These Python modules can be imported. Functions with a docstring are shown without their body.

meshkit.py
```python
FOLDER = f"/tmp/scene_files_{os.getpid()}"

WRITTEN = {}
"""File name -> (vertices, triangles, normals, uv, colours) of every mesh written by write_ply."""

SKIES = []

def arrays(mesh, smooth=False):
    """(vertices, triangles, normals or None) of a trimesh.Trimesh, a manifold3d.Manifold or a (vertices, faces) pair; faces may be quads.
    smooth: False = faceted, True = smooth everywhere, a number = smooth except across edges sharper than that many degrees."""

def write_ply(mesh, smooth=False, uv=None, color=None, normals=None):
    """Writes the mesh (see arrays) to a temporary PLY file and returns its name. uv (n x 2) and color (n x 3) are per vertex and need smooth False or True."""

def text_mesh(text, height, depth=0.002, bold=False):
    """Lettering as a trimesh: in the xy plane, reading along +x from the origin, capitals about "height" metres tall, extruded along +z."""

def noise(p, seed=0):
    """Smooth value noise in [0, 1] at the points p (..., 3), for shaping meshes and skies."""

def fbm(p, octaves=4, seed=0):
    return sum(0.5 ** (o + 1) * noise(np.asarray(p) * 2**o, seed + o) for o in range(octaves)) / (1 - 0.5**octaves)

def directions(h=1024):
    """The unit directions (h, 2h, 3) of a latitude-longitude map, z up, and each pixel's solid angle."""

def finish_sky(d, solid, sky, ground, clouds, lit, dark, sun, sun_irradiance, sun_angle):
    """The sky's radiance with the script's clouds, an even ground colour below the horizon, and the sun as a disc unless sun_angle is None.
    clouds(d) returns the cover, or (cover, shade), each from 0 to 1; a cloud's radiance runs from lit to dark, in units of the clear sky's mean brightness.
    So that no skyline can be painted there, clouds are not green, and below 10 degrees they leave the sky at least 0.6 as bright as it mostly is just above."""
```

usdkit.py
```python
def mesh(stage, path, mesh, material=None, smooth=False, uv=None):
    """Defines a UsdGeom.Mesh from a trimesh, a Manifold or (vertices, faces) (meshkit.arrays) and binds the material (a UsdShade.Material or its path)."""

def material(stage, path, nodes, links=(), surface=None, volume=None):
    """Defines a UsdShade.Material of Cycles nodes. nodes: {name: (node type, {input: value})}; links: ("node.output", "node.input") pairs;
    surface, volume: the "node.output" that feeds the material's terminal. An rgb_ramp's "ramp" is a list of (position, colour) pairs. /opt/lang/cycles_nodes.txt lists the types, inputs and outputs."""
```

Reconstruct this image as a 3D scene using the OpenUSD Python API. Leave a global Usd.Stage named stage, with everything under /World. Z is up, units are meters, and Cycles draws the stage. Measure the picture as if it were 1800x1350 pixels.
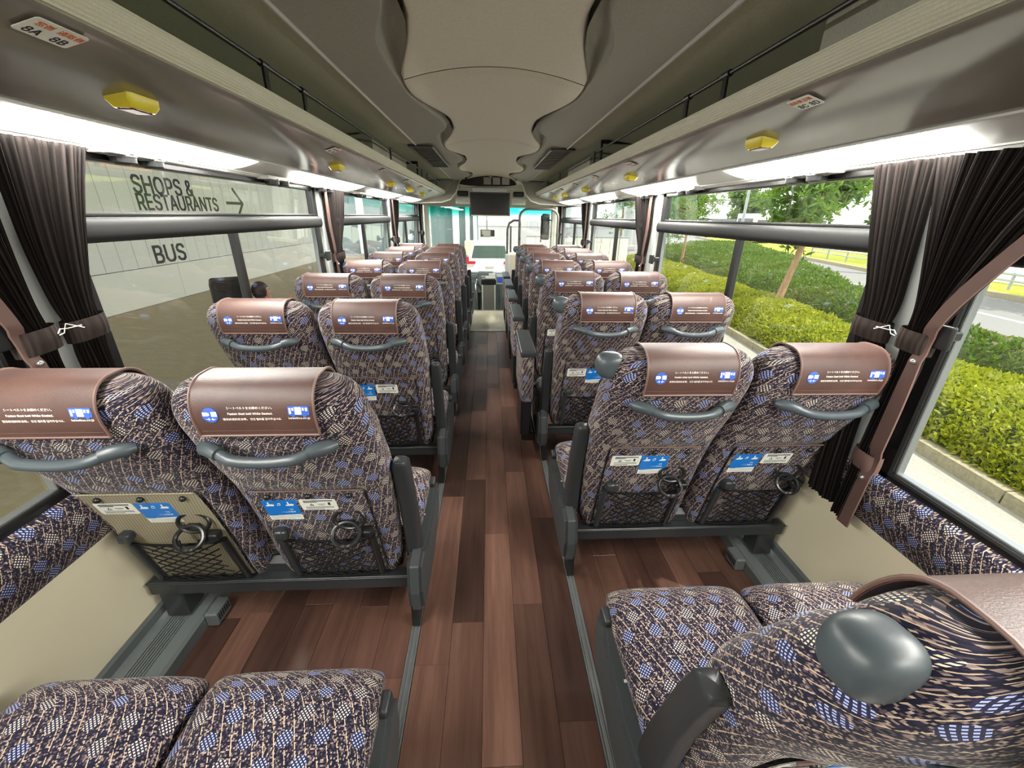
import math, random, glob
import numpy as np, trimesh, manifold3d
from manifold3d import Manifold
from shapely import affinity, union_all
from shapely.geometry import Polygon, Point, LineString, box as sbox
from pxr import Usd, UsdGeom, UsdLux, UsdShade, Gf, Sdf
import usdkit, meshkit

stage = Usd.Stage.CreateInMemory()
UsdGeom.SetStageUpAxis(stage, 'Z'); UsdGeom.SetStageMetersPerUnit(stage, 1.0)
UsdGeom.Xform.Define(stage, '/World'); UsdGeom.Scope.Define(stage, '/World/Looks')
PI = math.pi

# ------------------------------------------------------------------ camera, sky, sun, exposure
EXPOSURE = 1.15
SUN, SKY, STRIP = 0.75, 0.16, 34.0
cam = UsdGeom.Camera.Define(stage, '/World/camera')
F_PX, PITCH, YAW, ROLL = 715.0, math.radians(22.45), math.radians(3.32), math.radians(0.93)
fw = np.array([math.sin(YAW) * math.cos(PITCH), math.cos(YAW) * math.cos(PITCH), -math.sin(PITCH)])
r0 = np.array([math.cos(YAW), -math.sin(YAW), 0.0]); u0 = np.cross(r0, fw)
rt = math.cos(ROLL) * r0 + math.sin(ROLL) * u0; up = -math.sin(ROLL) * r0 + math.cos(ROLL) * u0
EYE = (-0.0285, 0.0, 1.45)
cam.CreateHorizontalApertureAttr(36.0); cam.CreateFocalLengthAttr(F_PX / 1800 * 36.0)
cam.CreateClippingRangeAttr((0.02, 2000.0)); cam.CreateExposureAttr(EXPOSURE)
cam.AddTransformOp().Set(Gf.Matrix4d(*rt, 0, *up, 0, *(-fw), 0, *EYE, 1))

sky = usdkit.material(stage, '/World/Looks/sky', {
    'tc': ('texture_coordinate', {}),
    's': ('sky_texture', {'sky_type': 'multiple_scattering', 'sun_disc': False, 'sun_elevation': math.radians(60), 'sun_rotation': 2.0}),
    'n': ('noise_texture', {'scale': 2.2, 'detail': 5.0, 'roughness': 0.55}),
    'r': ('rgb_ramp', {'ramp': [(0.28, (0, 0, 0)), (0.5, (1, 1, 1))]}),
    'm': ('mix', {'color2': (9.0, 9.0, 8.6)}),
    'b': ('background_shader', {'strength': SKY})},
    [('tc.generated', 'n.vector'), ('n.fac', 'r.fac'), ('r.color', 'm.fac'), ('s.color', 'm.color1'), ('m.color', 'b.color')], surface='b.background')
dome = UsdLux.DomeLight.Define(stage, '/World/sky'); dome.CreateIntensityAttr(1.0)
UsdShade.MaterialBindingAPI.Apply(dome.GetPrim()).Bind(sky)
sun = UsdLux.DistantLight.Define(stage, '/World/sun'); sun.CreateIntensityAttr(SUN); sun.CreateAngleAttr(0.6); sun.CreateNormalizeAttr(True); sun.CreateColorAttr((1.0, 0.95, 0.84))
sd = np.array([0.55, -0.32, 1.25]); sd /= np.linalg.norm(sd)            # towards the sun: high, right and a little behind
sx = np.cross([0, 1, 0], sd); sx /= np.linalg.norm(sx); sy = np.cross(sd, sx)
sun.AddTransformOp().Set(Gf.Matrix4d(*sx, 0, *sy, 0, *sd, 0, 0, 0, 0, 1))

# ------------------------------------------------------------------ helpers: prims
TAKEN = {}
def numbered(parent, name):
    k = (parent, name); n = TAKEN.get(k, -1) + 1; TAKEN[k] = n
    return name if n == 0 else f'{name}_{n:03d}'
def pathof(parent): return '/World' if parent is None else str(parent.GetPath())
def keys(p, label=None, cat=None, group=None, kind=None):
    for k, v in (('label', label), ('category', cat), ('group', group), ('kind', kind)):
        if v: p.SetCustomDataByKey(k, v)
    return p
def obj(name, mesh, mat, parent=None, smooth=35, uv=None, **kw):
    if isinstance(mesh, list): mesh = trimesh.util.concatenate([tm(m) for m in mesh])
    par = pathof(parent)
    m = usdkit.mesh(stage, f'{par}/{numbered(par, name)}', mesh, M[mat], smooth=smooth, uv=uv)
    return keys(m.GetPrim(), **kw)
def thing(name, label, cat, loc=(0, 0, 0), rotz=0.0, group=None, kind=None, parent=None):
    par = pathof(parent)
    x = UsdGeom.Xform.Define(stage, f'{par}/{numbered(par, name)}'); x.AddTranslateOp().Set(Gf.Vec3d(*loc))
    x.AddRotateZOp().Set(math.degrees(rotz))
    return keys(x.GetPrim(), label, cat, group, kind)
def dup(root, loc, label=None, rotz=0.0, group=None, name=None):
    nm = root.GetName() if name is None else name
    import re
    nm = re.sub(r'_\d{3}$', '', nm)
    was = root.GetCustomData()
    r = thing(nm, label or was.get('label'), was.get('category'), loc, rotz, group or was.get('group'))
    r.GetReferences().AddInternalReference(root.GetPath()); r.SetInstanceable(True)
    return r

# ------------------------------------------------------------------ helpers: meshes
def tm(m):
    if isinstance(m, trimesh.Trimesh): return m
    v, f, _ = meshkit.arrays(m); return trimesh.Trimesh(v, f, process=False)
def mv(m, d): m = tm(m).copy(); m.apply_translation(d); return m
def cbox(lo, hi, b=0.004):
    """box with chamfered edges"""
    lo, hi = np.minimum(lo, hi).astype(float), np.maximum(lo, hi).astype(float)
    b = min(b, 0.45 * float((hi - lo).min()))
    if b <= 1e-5: 
        m = trimesh.creation.box(hi - lo); m.apply_translation((lo + hi) / 2); return m
    pts = []
    for sx_ in (0, 1):
        for sy_ in (0, 1):
            for sz_ in (0, 1):
                c = np.array([hi[0] if sx_ else lo[0], hi[1] if sy_ else lo[1], hi[2] if sz_ else lo[2]])
                sg = np.array([1 if sx_ else -1, 1 if sy_ else -1, 1 if sz_ else -1])
                for k in range(3):
                    p = c - sg * b; p[k] = c[k]; pts.append(p)
    return tm(Manifold.hull_points(np.array(pts)))
def rbox(lo, hi, r, seg=10):
    lo, hi = np.minimum(lo, hi).astype(float), np.maximum(lo, hi).astype(float); r = min(r, 0.49 * float((hi - lo).min()))
    s = trimesh.creation.icosphere(2, r) if seg > 8 else trimesh.creation.icosphere(1, r)
    pts = np.vstack([s.vertices + np.array([(hi if i else lo)[0] + (-r if i else r), (hi if j else lo)[1] + (-r if j else r), (hi if k else lo)[2] + (-r if k else r)]) for i in (0, 1) for j in (0, 1) for k in (0, 1)])
    return tm(Manifold.hull_points(pts))
def frame_at(t):
    a = np.cross(t, [0, 0, 1.0])
    if np.linalg.norm(a) < 0.05: a = np.cross(t, [1.0, 0, 0])
    a /= np.linalg.norm(a); return a, np.cross(t, a)
def tube(pts, r, n=8, cap=True, flat=1.0):
    p = np.asarray(pts, float); r = np.broadcast_to(r, (len(p),)); t = np.gradient(p, axis=0); t /= np.linalg.norm(t, axis=1, keepdims=True) + 1e-12
    a, b = frame_at(t[0]); V = []
    for i in range(len(p)):
        a = a - t[i] * (a @ t[i]); a /= np.linalg.norm(a); b = np.cross(t[i], a)
        th = np.arange(n) * 2 * PI / n
        V.append(p[i] + r[i] * (np.cos(th)[:, None] * a + flat * np.sin(th)[:, None] * b))
    V = np.vstack(V); m = len(p); F = []
    for i in range(m - 1):
        for j in range(n):
            k = (j + 1) % n; F += [[i * n + j, i * n + k, (i + 1) * n + k], [i * n + j, (i + 1) * n + k, (i + 1) * n + j]]
    if cap:
        c0, c1 = len(V), len(V) + 1; V = np.vstack([V, p[0], p[-1]])
        for j in range(n):
            k = (j + 1) % n; F += [[c0, k, j], [c1, (m - 1) * n + j, (m - 1) * n + k]]
    return trimesh.Trimesh(V, F, process=False)
def ring(c, R, r, normal, n=28, k=8, arc=(0, 2 * PI), sc=(1, 1)):
    nrm = np.array(normal, float); nrm /= np.linalg.norm(nrm); a, b = frame_at(nrm)
    th = np.linspace(arc[0], arc[1], n)
    return tube(np.array(c) + R * (sc[0] * np.cos(th)[:, None] * a + sc[1] * np.sin(th)[:, None] * b), r, k, cap=abs(arc[1] - arc[0]) < 6.2)
def cyl(a, b, r, n=20):
    a, b = np.array(a, float), np.array(b, float); return tube([a, b], r, n)
def ext(poly, axis, lo, hi):
    """shapely polygon extruded along an axis: 'x' -> polygon in (y,z); 'y' -> (x,z); 'z' -> (x,y)"""
    ms = [trimesh.creation.extrude_polygon(g, hi - lo, engine='earcut') for g in getattr(poly, 'geoms', [poly])]
    m = trimesh.util.concatenate(ms); v = m.vertices.copy(); v[:, 2] += lo
    if axis == 'x': v = v[:, [2, 0, 1]]
    elif axis == 'y': v = v[:, [0, 2, 1]]
    m = trimesh.Trimesh(v, m.faces, process=False)
    if axis == 'y': m.invert()
    return m
def rpoly(pts, r): return Polygon(pts).buffer(-r).buffer(r, quad_segs=5) if r else Polygon(pts)
def rrect(x0, y0, x1, y1, r): return sbox(x0 + r, y0 + r, x1 - r, y1 - r).buffer(r, quad_segs=5)
def grid(P, uv=True, wrap=False):
    """P: rows x cols x 3 -> (trimesh, uv by arc length)"""
    R, C = P.shape[:2]; idx = np.arange(R * C).reshape(R, C)
    q = np.stack([idx[:-1, :-1], idx[:-1, 1:], idx[1:, 1:], idx[1:, :-1]], -1).reshape(-1, 4)
    F = np.vstack([q[:, [0, 1, 2]], q[:, [0, 2, 3]]])
    return trimesh.Trimesh(P.reshape(-1, 3), F, process=False)
def prism_strip(prof, y0, y1, n=2, s=1):
    """an open (x,z) profile swept along y; s=-1 mirrors it"""
    ys = np.linspace(y0, y1, n); p = np.array(prof, float)
    P = np.zeros((n, len(p), 3)); P[:, :, 0] = s * p[:, 0]; P[:, :, 2] = p[:, 1]; P[:, :, 1] = ys[:, None]
    m = grid(P); 
    if s < 0: m.invert()
    return m
def FONT(name):
    g = glob.glob('/opt/blender-*/*/datafiles/fonts/' + name); return g[0] if g else None
def text2d(text, height, cjk=False, bold=0):
    """lettering as a shapely outline, capitals about 'height' tall, origin at the left of the baseline"""
    from PIL import Image, ImageDraw, ImageFont
    f = FONT('Noto Sans CJK Regular.woff2') if cjk else None
    font = ImageFont.truetype(f or FONT('Inter.woff2'), 72)
    x0, y0, x1, y1 = font.getbbox(text, anchor='ls', stroke_width=bold)
    im = Image.new('L', (x1 - x0 + 8, y1 - y0 + 8)); ImageDraw.Draw(im).text((4 - x0, 4 - y0), text, 255, font, anchor='ls', stroke_width=bold)
    on = np.pad(np.asarray(im) > 127, ((0, 0), (1, 1))).astype(np.int8)
    rows, st = np.nonzero(np.diff(on, axis=1) == 1); en = np.nonzero(np.diff(on, axis=1) == -1)[1]
    from shapely import box as vbox
    sh = union_all(vbox(st, -rows - 1, en, -rows)).buffer(0.6).buffer(-0.6).simplify(0.9)
    k = height / 53.0
    return affinity.affine_transform(sh, [k, 0, 0, k, (x0 - 4) * k * 0, (4 - y0) * k])
def flat(shape, depth=0.0006):
    gs = [g for g in getattr(shape, 'geoms', [shape]) if g.area > 1e-9]
    return trimesh.util.concatenate([trimesh.creation.extrude_polygon(g, depth, engine='earcut') for g in gs])
def centred(shape, cx, cy, width=None):
    a, b, c, d = shape.bounds
    if width: shape = affinity.scale(shape, width / (c - a), width / (c - a), origin=(0, 0)); a, b, c, d = shape.bounds
    return affinity.translate(shape, cx - (a + c) / 2, cy - (b + d) / 2)

# ------------------------------------------------------------------ helpers: node graphs
class G:
    def __init__(s): s.n, s.l, s.k = {}, [], 0
    def add(s, kind, out, **inp):
        name = f'n{s.k}'; s.k += 1; const = {}
        for a, b in inp.items():
            if isinstance(b, str) and b.startswith('@'): s.l.append((b[1:], f'{name}.{a}'))
            else: const[a] = b
        s.n[name] = (kind, const); return f'@{name}.{out}'
    def m(s, op, a, b=0.0, c=0.0): return s.add('math', 'value', math_type=op, value1=a, value2=b, value3=c)
    def mix(s, f, a, b, t='mix'): return s.add('mix', 'color', mix_type=t, fac=f, color1=a, color2=b)
    def ramp(s, f, stops, interp=True): return s.add('rgb_ramp', 'color', fac=f, ramp=stops, interpolate=interp)
    def xyz(s, v):
        x = s.add('separate_xyz', 'x', vector=v); b = x[:-1]; return x, b + 'y', b + 'z'
    def uv(s): return s.add('texture_coordinate', 'UV')
    def obj(s): return s.add('texture_coordinate', 'object')
    def pos(s): return s.add('geometry', 'position')
    def noise(s, v, scale, detail=3.0, rough=0.5, out='fac'): return s.add('noise_texture', out, vector=v, scale=scale, detail=detail, roughness=rough)
    def bump(s, h, dist, strength=1.0): return s.add('bump', 'normal', height=h, distance=dist, strength=strength)
    def scale(s, v, sc): return s.add('mapping', 'vector', vector=v, scale=sc)
    def done(s, name, surf): return usdkit.material(stage, '/World/Looks/' + name, s.n, s.l, surface=surf[1:])
    def principled(s, name, **inp): return s.done(name, s.add('principled_bsdf', 'BSDF', **inp))
M = {}
def plain(name, col, rough=0.5, spec=0.5, metal=0.0, **kw):
    g = G(); M[name] = g.principled(name, base_color=col, roughness=rough, specular_ior_level=spec, metallic=metal, **kw)
def rgb(r, g, b):
    return tuple(((c / 255 / 12.92) if c / 255 <= 0.04045 else ((c / 255 + 0.055) / 1.055) ** 2.4) for c in (r, g, b))
def speckled(name, a, b, scale, rough=0.6, spec=0.4, bumpd=0.0, detail=4.0):
    g = G(); p = g.obj(); n = g.noise(p, scale, detail, 0.6); kw = {}
    if bumpd: kw['normal'] = g.bump(n, bumpd)
    M[name] = g.principled(name, base_color=g.mix(g.ramp(n, [(0.35, (0, 0, 0)), (0.65, (1, 1, 1))]), a, b), roughness=rough, specular_ior_level=spec, **kw)
def emit(name, col, strength):
    g = G(); M[name] = g.done(name, g.add('emission', 'emission', color=col, strength=strength))

# ---- moquette: navy ground with speckle, beige diagonal threads, rows of blue and beige flowers
def moquette(name, lift=1.0, ground=0.0):
    g = G(); x, y, _ = g.xyz(g.uv()); c = 0.0031
    qx, qy = g.m('floor', g.m('divide', x, c)), g.m('floor', g.m('divide', y, c))
    w = g.add('white_noise_texture', 'value', vector=g.add('combine_xyz', 'vector', x=qx, y=qy, z=0.0))
    k = lift
    base = g.ramp(w, [(0.0, (.005 * k, .005 * k, .013 * k)), (0.50, (.012 * k, .010 * k, .026 * k)), (0.66, (.055 * k, .040 * k, .046 * k)), (0.82, (.17 * k, .125 * k, .115 * k)), (0.95, (.28 * k, .22 * k, .17 * k)), (1.0, (.12 * k, .13 * k, .26 * k))], False)
    d = g.m('fraction', g.m('divide', g.m('subtract', g.m('multiply', g.m('add', x, g.m('multiply', w, .0012)), .90), g.m('multiply', y, .436)), 0.0195))
    line = g.m('multiply', g.m('less_than', d, 0.11), g.m('greater_than', w, .22))
    col = g.mix(line, base, (.36 * k, .27 * k, .19 * k))
    row = g.m('floor', g.m('divide', y, 0.046)); fx = g.m('add', g.m('divide', x, 0.078), g.m('multiply', row, 0.36))
    u = g.m('subtract', g.m('fraction', fx), 0.5); v = g.m('subtract', g.m('fraction', g.m('divide', y, 0.046)), 0.5)
    du, dv = g.m('multiply', u, 0.078), g.m('multiply', v, 0.046)
    rr = g.m('sqrt', g.m('add', g.m('multiply', du, du), g.m('multiply', dv, dv)))
    keep = g.add('white_noise_texture', 'value', vector=g.add('combine_xyz', 'vector', x=g.m('floor', fx), y=row, z=3.0))
    inside = g.m('multiply', g.m('less_than', rr, 0.0160), g.m('less_than', keep, 0.80))
    e = 0.0086
    dx_ = g.m('fraction', g.m('divide', g.m('add', x, y), e)); dy_ = g.m('fraction', g.m('divide', g.m('subtract', x, y), e))
    dot = g.m('multiply', g.m('less_than', dx_, 0.55), g.m('less_than', dy_, 0.55))
    odd = g.m('floored_modulo', g.m('add', row, g.m('floor', g.m('multiply', keep, 1.8))), 2.0)
    fl = g.mix(g.m('less_than', odd, 0.5), (.54 * k, .47 * k, .32 * k), (.28 * k, .33 * k, .54 * k))
    flower = g.mix(dot, (.02, .018, .05), fl)
    col = g.mix(inside, col, flower)
    M[name] = g.principled(name, base_color=col, roughness=0.92, specular_ior_level=0.15, sheen_weight=0.12, normal=g.bump(w, 0.0012))
moquette('moquette', 1.4)

# beige back panel: pin-striped vinyl-like cloth
g = G(); x, y, _ = g.xyz(g.obj()); st = g.m('fraction', g.m('divide', g.m('add', x, g.m('multiply', y, 0.5)), 0.009))
M['panel_beige'] = g.principled('panel_beige', base_color=g.mix(g.m('less_than', st, .3), rgb(150, 142, 118), rgb(118, 110, 92)), roughness=.5)
# brown leather
g = G(); p = g.obj(); n1 = g.noise(p, 9, 4); n2 = g.noise(p, 420, 2)
M['leather'] = g.principled('leather', base_color=g.mix(g.ramp(n1, [(.3, (0, 0, 0)), (.7, (1, 1, 1))]), rgb(68, 46, 40), rgb(84, 58, 50)), roughness=.47, specular_ior_level=.55, normal=g.bump(n2, .0008, .7))
plain('leather_edge', rgb(108, 82, 74), .5)
plain('dark_plastic', rgb(43, 46, 48), .36, .5)
plain('grip_plastic', rgb(62, 70, 74), .38, .5)
plain('black_plastic', rgb(26, 27, 28), .3, .5)
plain('black_metal', rgb(20, 20, 20), .35, .5)
plain('bar_metal', rgb(30, 31, 31), .6, .25)
plain('shield_plastic', rgb(60, 64, 66), .42, .5)
plain('net_cord', rgb(16, 16, 18), .8, .2)
plain('print_white', rgb(232, 228, 222), .6, .3)
plain('print_blue', rgb(58, 92, 178), .6, .3)
plain('sticker_blue', rgb(20, 112, 196), .35, .4)
plain('sticker_white', rgb(222, 224, 214), .4, .4)
plain('print_dark', rgb(40, 40, 42), .6, .3)
plain('print_orange', rgb(196, 110, 70), .6, .3)
plain('print_grey', rgb(150, 152, 150), .6, .3)
plain('red_plastic', rgb(226, 40, 44), .35, .5)
plain('yellow_plastic', rgb(206, 190, 40), .35, .5)
plain('smoked_lens', rgb(84, 48, 40), .5, .2)
plain('cream_panel', rgb(236, 228, 198), .55, .4)
plain('duct_grey', rgb(92, 98, 98), .42, .5)
plain('rail_metal', rgb(128, 132, 132), .34, .6, .5)
plain('pillar_white', rgb(160, 164, 160), .5)
plain('frame_black', rgb(18, 18, 18), .28, .6)
plain('seal_black', rgb(10, 10, 10), .6, .3)
plain('metal', rgb(170, 172, 170), .25, .6, .9)
plain('string_white', rgb(220, 220, 214), .7)
speckled('lip_grey', rgb(200, 198, 178), rgb(188, 186, 168), 300, .5, .4, .0002)
g = G(); M['rack_gloss'] = g.principled('rack_gloss', base_color=rgb(112, 107, 98), roughness=.17, specular_ior_level=1.0)
plain('strip_housing', rgb(200, 200, 194), .3, .6)
emit('strip_light', (1.0, 0.97, 0.90), STRIP)
speckled('ceiling_cloth', rgb(232, 227, 208), rgb(224, 219, 201), 90, .5, .45, .0003)
speckled('side_cloth_shaded', rgb(160, 160, 146), rgb(150, 150, 137), 140, .6, .35, .0004)  # ceiling cloth in a darker tone: weaker light on the sides painted in
speckled('rack_cloth', rgb(182, 184, 158), rgb(170, 172, 148), 160, .9, .15, .0005)
plain('grille', rgb(64, 62, 55), .5)
plain('fare_grey', rgb(112, 112, 104), .45)
plain('fare_light', rgb(186, 188, 176), .45)
plain('dash_grey', rgb(94, 104, 102), .5)
plain('screen_black', rgb(12, 12, 12), .22, .5)
plain('bulkhead_cream', rgb(206, 204, 190), .5)
plain('partition_beige', rgb(176, 170, 150), .55)
plain('speaker_grey', rgb(170, 170, 164), .6)
plain('mirror', rgb(230, 235, 232), .02, 1.0, 1.0)
# curtain cloth, ribbed along its drop
def curtain_mat(name, a, b):
    g = G(); x, y, _ = g.xyz(g.uv()); s = g.m('sine', g.m('multiply', x, 2 * PI / .011)); n = g.noise(g.obj(), 260, 2)
    f = g.m('multiply_add', s, .5, .5)
    M[name] = g.principled(name, base_color=g.mix(g.m('multiply', f, g.m('multiply_add', n, .6, .5)), a, b), roughness=.9, specular_ior_level=.1, normal=g.bump(f, .0012))
curtain_mat('curtain', rgb(18, 16, 15), rgb(44, 38, 36))
curtain_mat('curtain_band', rgb(48, 41, 38), rgb(58, 49, 46))
plain('curtain_edge', rgb(96, 74, 68), .6, .3)
# window glass: see-through with a mirror share that grows at grazing angles
def pane(name, tint, ior=1.5):
    g = G(); t = g.add('transparent_bsdf', 'BSDF', color=tint); q = g.add('glossy_bsdf', 'BSDF', color=(1, 1, 1), roughness=0.0)
    M[name] = g.done(name, g.add('mix_closure', 'closure', fac=g.m('multiply_add', g.m('power', g.add('layer_weight', 'facing', blend=0.5), 5.0), .80, .045), closure1=t, closure2=q))
pane('glass', (.965, .975, .965)); 
g = G(); _, _, z = g.xyz(g.pos()); t = g.add('transparent_bsdf', 'BSDF', color=g.ramp(g.add('map_range', 'result', value=z, from_min=1.36, from_max=1.60), [(0, (.97, .98, .97)), (.25, (.75, .93, .90)), (.6, (.22, .72, .66)), (1, (.08, .56, .50))])); q = g.add('glossy_bsdf', 'BSDF', color=(1, 1, 1), roughness=0.0)
M['screen_glass'] = g.done('screen_glass', g.add('mix_closure', 'closure', fac=g.m('multiply_add', g.m('power', g.add('layer_weight', 'facing', blend=0.5), 5.0), .80, .03), closure1=t, closure2=q))
# walnut-look vinyl planks, one tone per plank
g = G(); p = g.obj(); rnd = g.add('object_info', 'random')
pp = g.add('vector_math', 'vector', math_type='add', vector1=p, vector2=g.add('combine_xyz', 'vector', x=g.m('multiply', rnd, 17.0), y=g.m('multiply', rnd, 31.0), z=0.0))
st = g.scale(pp, (38.0, 2.2, 1.0)); n1 = g.noise(st, 1.0, 5, .62); n2 = g.noise(g.scale(pp, (9.0, 1.1, 1.0)), 1.0, 3, .5); n3 = g.noise(g.scale(pp, (220.0, 9.0, 1.0)), 1.0, 2, .5)
tone = g.m('multiply_add', rnd, .5, g.m('multiply_add', n1, .55, g.m('multiply_add', n2, .5, -.42)))
wood = g.ramp(tone, [(.0, rgb(54, 37, 31)), (.3, rgb(80, 56, 47)), (.55, rgb(106, 76, 64)), (.8, rgb(134, 99, 84)), (1.0, rgb(158, 120, 102))])
wood = g.mix(g.m('multiply', n3, .35), wood, rgb(50, 32, 27))
M['wood'] = g.principled('wood', base_color=wood, roughness=g.m('multiply_add', n1, .15, .30), specular_ior_level=.5)
plain('floor_gap', rgb(30, 20, 17), .7)
plain('wood_far', rgb(112, 92, 78), .38)
speckled('step_plate', rgb(178, 172, 150), rgb(160, 156, 136), 60, .4, .5)

# ================================================================== SETTING
XW = 1.27                                   # inner face of the side walls
PILLARS = [(-1.35, -1.0), (1.06, 1.33), (3.20, 3.55), (5.40, 5.75), (7.62, 7.98)]
# ---- floor: vinyl planks, each its own piece
floor = thing('floor', None, None, kind='structure')
obj('underlay', [cbox((-1.27, -1.6, -.09), (1.27, 6.71, -.007), 0)], 'floor_gap', floor)
rg = random.Random(7)
def plank_row(x0, x1, y0, y1, L, off):
    y = y0 - off
    while y < y1:
        a, b = max(y, y0), min(y + L, y1)
        if b - a > .03:
            obj('plank', cbox((x0 + .0004, a + .0004, -.007), (x1 - .0004, b - .0004, 0), .0008), 'wood', floor, smooth=False)
        y += L
for i in range(5):
    w = .594 / 5; plank_row(-.297 + i * w, -.297 + (i + 1) * w, -.6, 5.37, .92, rg.uniform(0, .9))
for s in (-1, 1):
    for i in range(7):
        w = .775 / 7; a = .330 + i * w; x0, x1 = sorted((s * a, s * (a + w))); plank_row(x0, x1, -.6, 6.7, .92, rg.uniform(0, .9))
obj('step_plate', cbox((-.297, 5.375, -.007), (.297, 6.70, .003), .001), 'step_plate', floor)
obj('plate_strip', [cbox((-.297, 5.365, 0), (.297, 5.39, .005), .002), cbox((-.297, 6.66, 0), (.297, 6.71, .006), .002)], 'rail_metal', floor)
obj('step_riser', cbox((-1.27, 6.705, -.5), (1.27, 6.73, -.005), 0), 'dash_grey', floor)
obj('front_floor', cbox((-1.27, 6.73, -.55), (1.27, 9.0, -.5), 0), 'duct_grey', floor)
for s in (-1, 1):
    t = thing('seat_rail', f'grooved grey metal seat track along the {"left" if s < 0 else "right"} edge of the aisle', 'seat track')
    ys0, ys1 = -.6, 6.65
    prof = Polygon([(.298, -.006), (.298, .004), (.303, .004), (.304, .001), (.309, .001), (.310, .004), (.318, .004), (.319, .001), (.324, .001), (.325, .004), (.330, .004), (.330, -.006)])
    obj('track', ext(prof if s > 0 else affinity.scale(prof, -1, 1, origin=(0, 0)), 'y', ys0, ys1), 'rail_metal', t, smooth=False)
# ---- side walls
for s, nm in ((-1, 'left'), (1, 'right')):
    w = thing(f'wall_{nm}', None, None, kind='structure')
    ys = np.linspace(-1.4, 7.9, 60)
    def X(a): return s * a
    zz = np.linspace(0, 1, 12); prof = [(XW - .035 + .018 * math.sin(PI * t) * -1, .505 + .165 * t) for t in zz]
    prof = [(XW - .012, .495)] + prof + [(XW - .012, .680)]
    P = np.zeros((len(ys), len(prof), 3)); UV = np.zeros((len(ys), len(prof), 2))
    for j, (a, b) in enumerate(prof): P[:, j] = np.stack([np.full(len(ys), X(a)), ys, np.full(len(ys), b)], 1); UV[:, j] = np.stack([ys, np.full(len(ys), b)], 1)
    m = grid(P)
    if s < 0: m.invert()
    obj('fabric_panel', m, 'moquette', w, smooth=True, uv=UV.reshape(-1, 2))
    obj('cream_panel', cbox((X(XW - .012), -1.4, .10), (X(XW + .02), 7.9, .50), .002), 'cream_panel', w)
    obj('shell', [cbox((X(XW + .03), -1.6, -1.0), (X(XW + .05), 9.2, .64), 0), cbox((X(XW + .03), -1.6, 1.63), (X(XW + .05), 9.2, 2.12), 0)], 'pillar_white', w)
    obj('upper_wall', cbox((X(XW), -1.6, 1.62), (X(XW + .025), 9.2, 2.05), 0), 'rack_cloth', w)
    for a, b in PILLARS:
        obj('pillar', cbox((X(XW - .03), a + .055, .66), (X(XW + .045), b - .055, 1.64), .008), 'pillar_white', w)
    d = thing('trim_1' if s < 0 else 'trim_2', None, None, kind='structure')
    pr = [(1.098, -.004), (1.098, .046), (1.108, .055), (1.146, .060)]
    for k in range(7):
        a = 1.148 + k * .0095; pr += [(a, .061), (a + .001, .066), (a + .0055, .066), (a + .0065, .061)]
    pr += [(1.222, .063), (1.240, .072), (1.244, .100), (1.250, .106), (1.262, .106), (1.262, -.004)]
    obj('heater_duct', prism_strip(pr, -1.4, 6.7, 2, -s if False else s), 'duct_grey', d, smooth=25)
    for k, y in enumerate((1.16, 2.02, 2.88, 3.74, 4.5) if s < 0 else (1.34, 2.2, 3.05, 3.8)):
        f_ = obj('seat_bracket', [cbox((X(1.055), y - .035, 0), (X(1.10), y + .05, .062), .006)], 'duct_grey', d)
        obj('bracket_slots', [cbox((X(1.052), y - .022 + q * .011, .02), (X(1.058), y - .017 + q * .011, .05), .001) for q in range(6)], 'black_plastic', f_)
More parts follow.
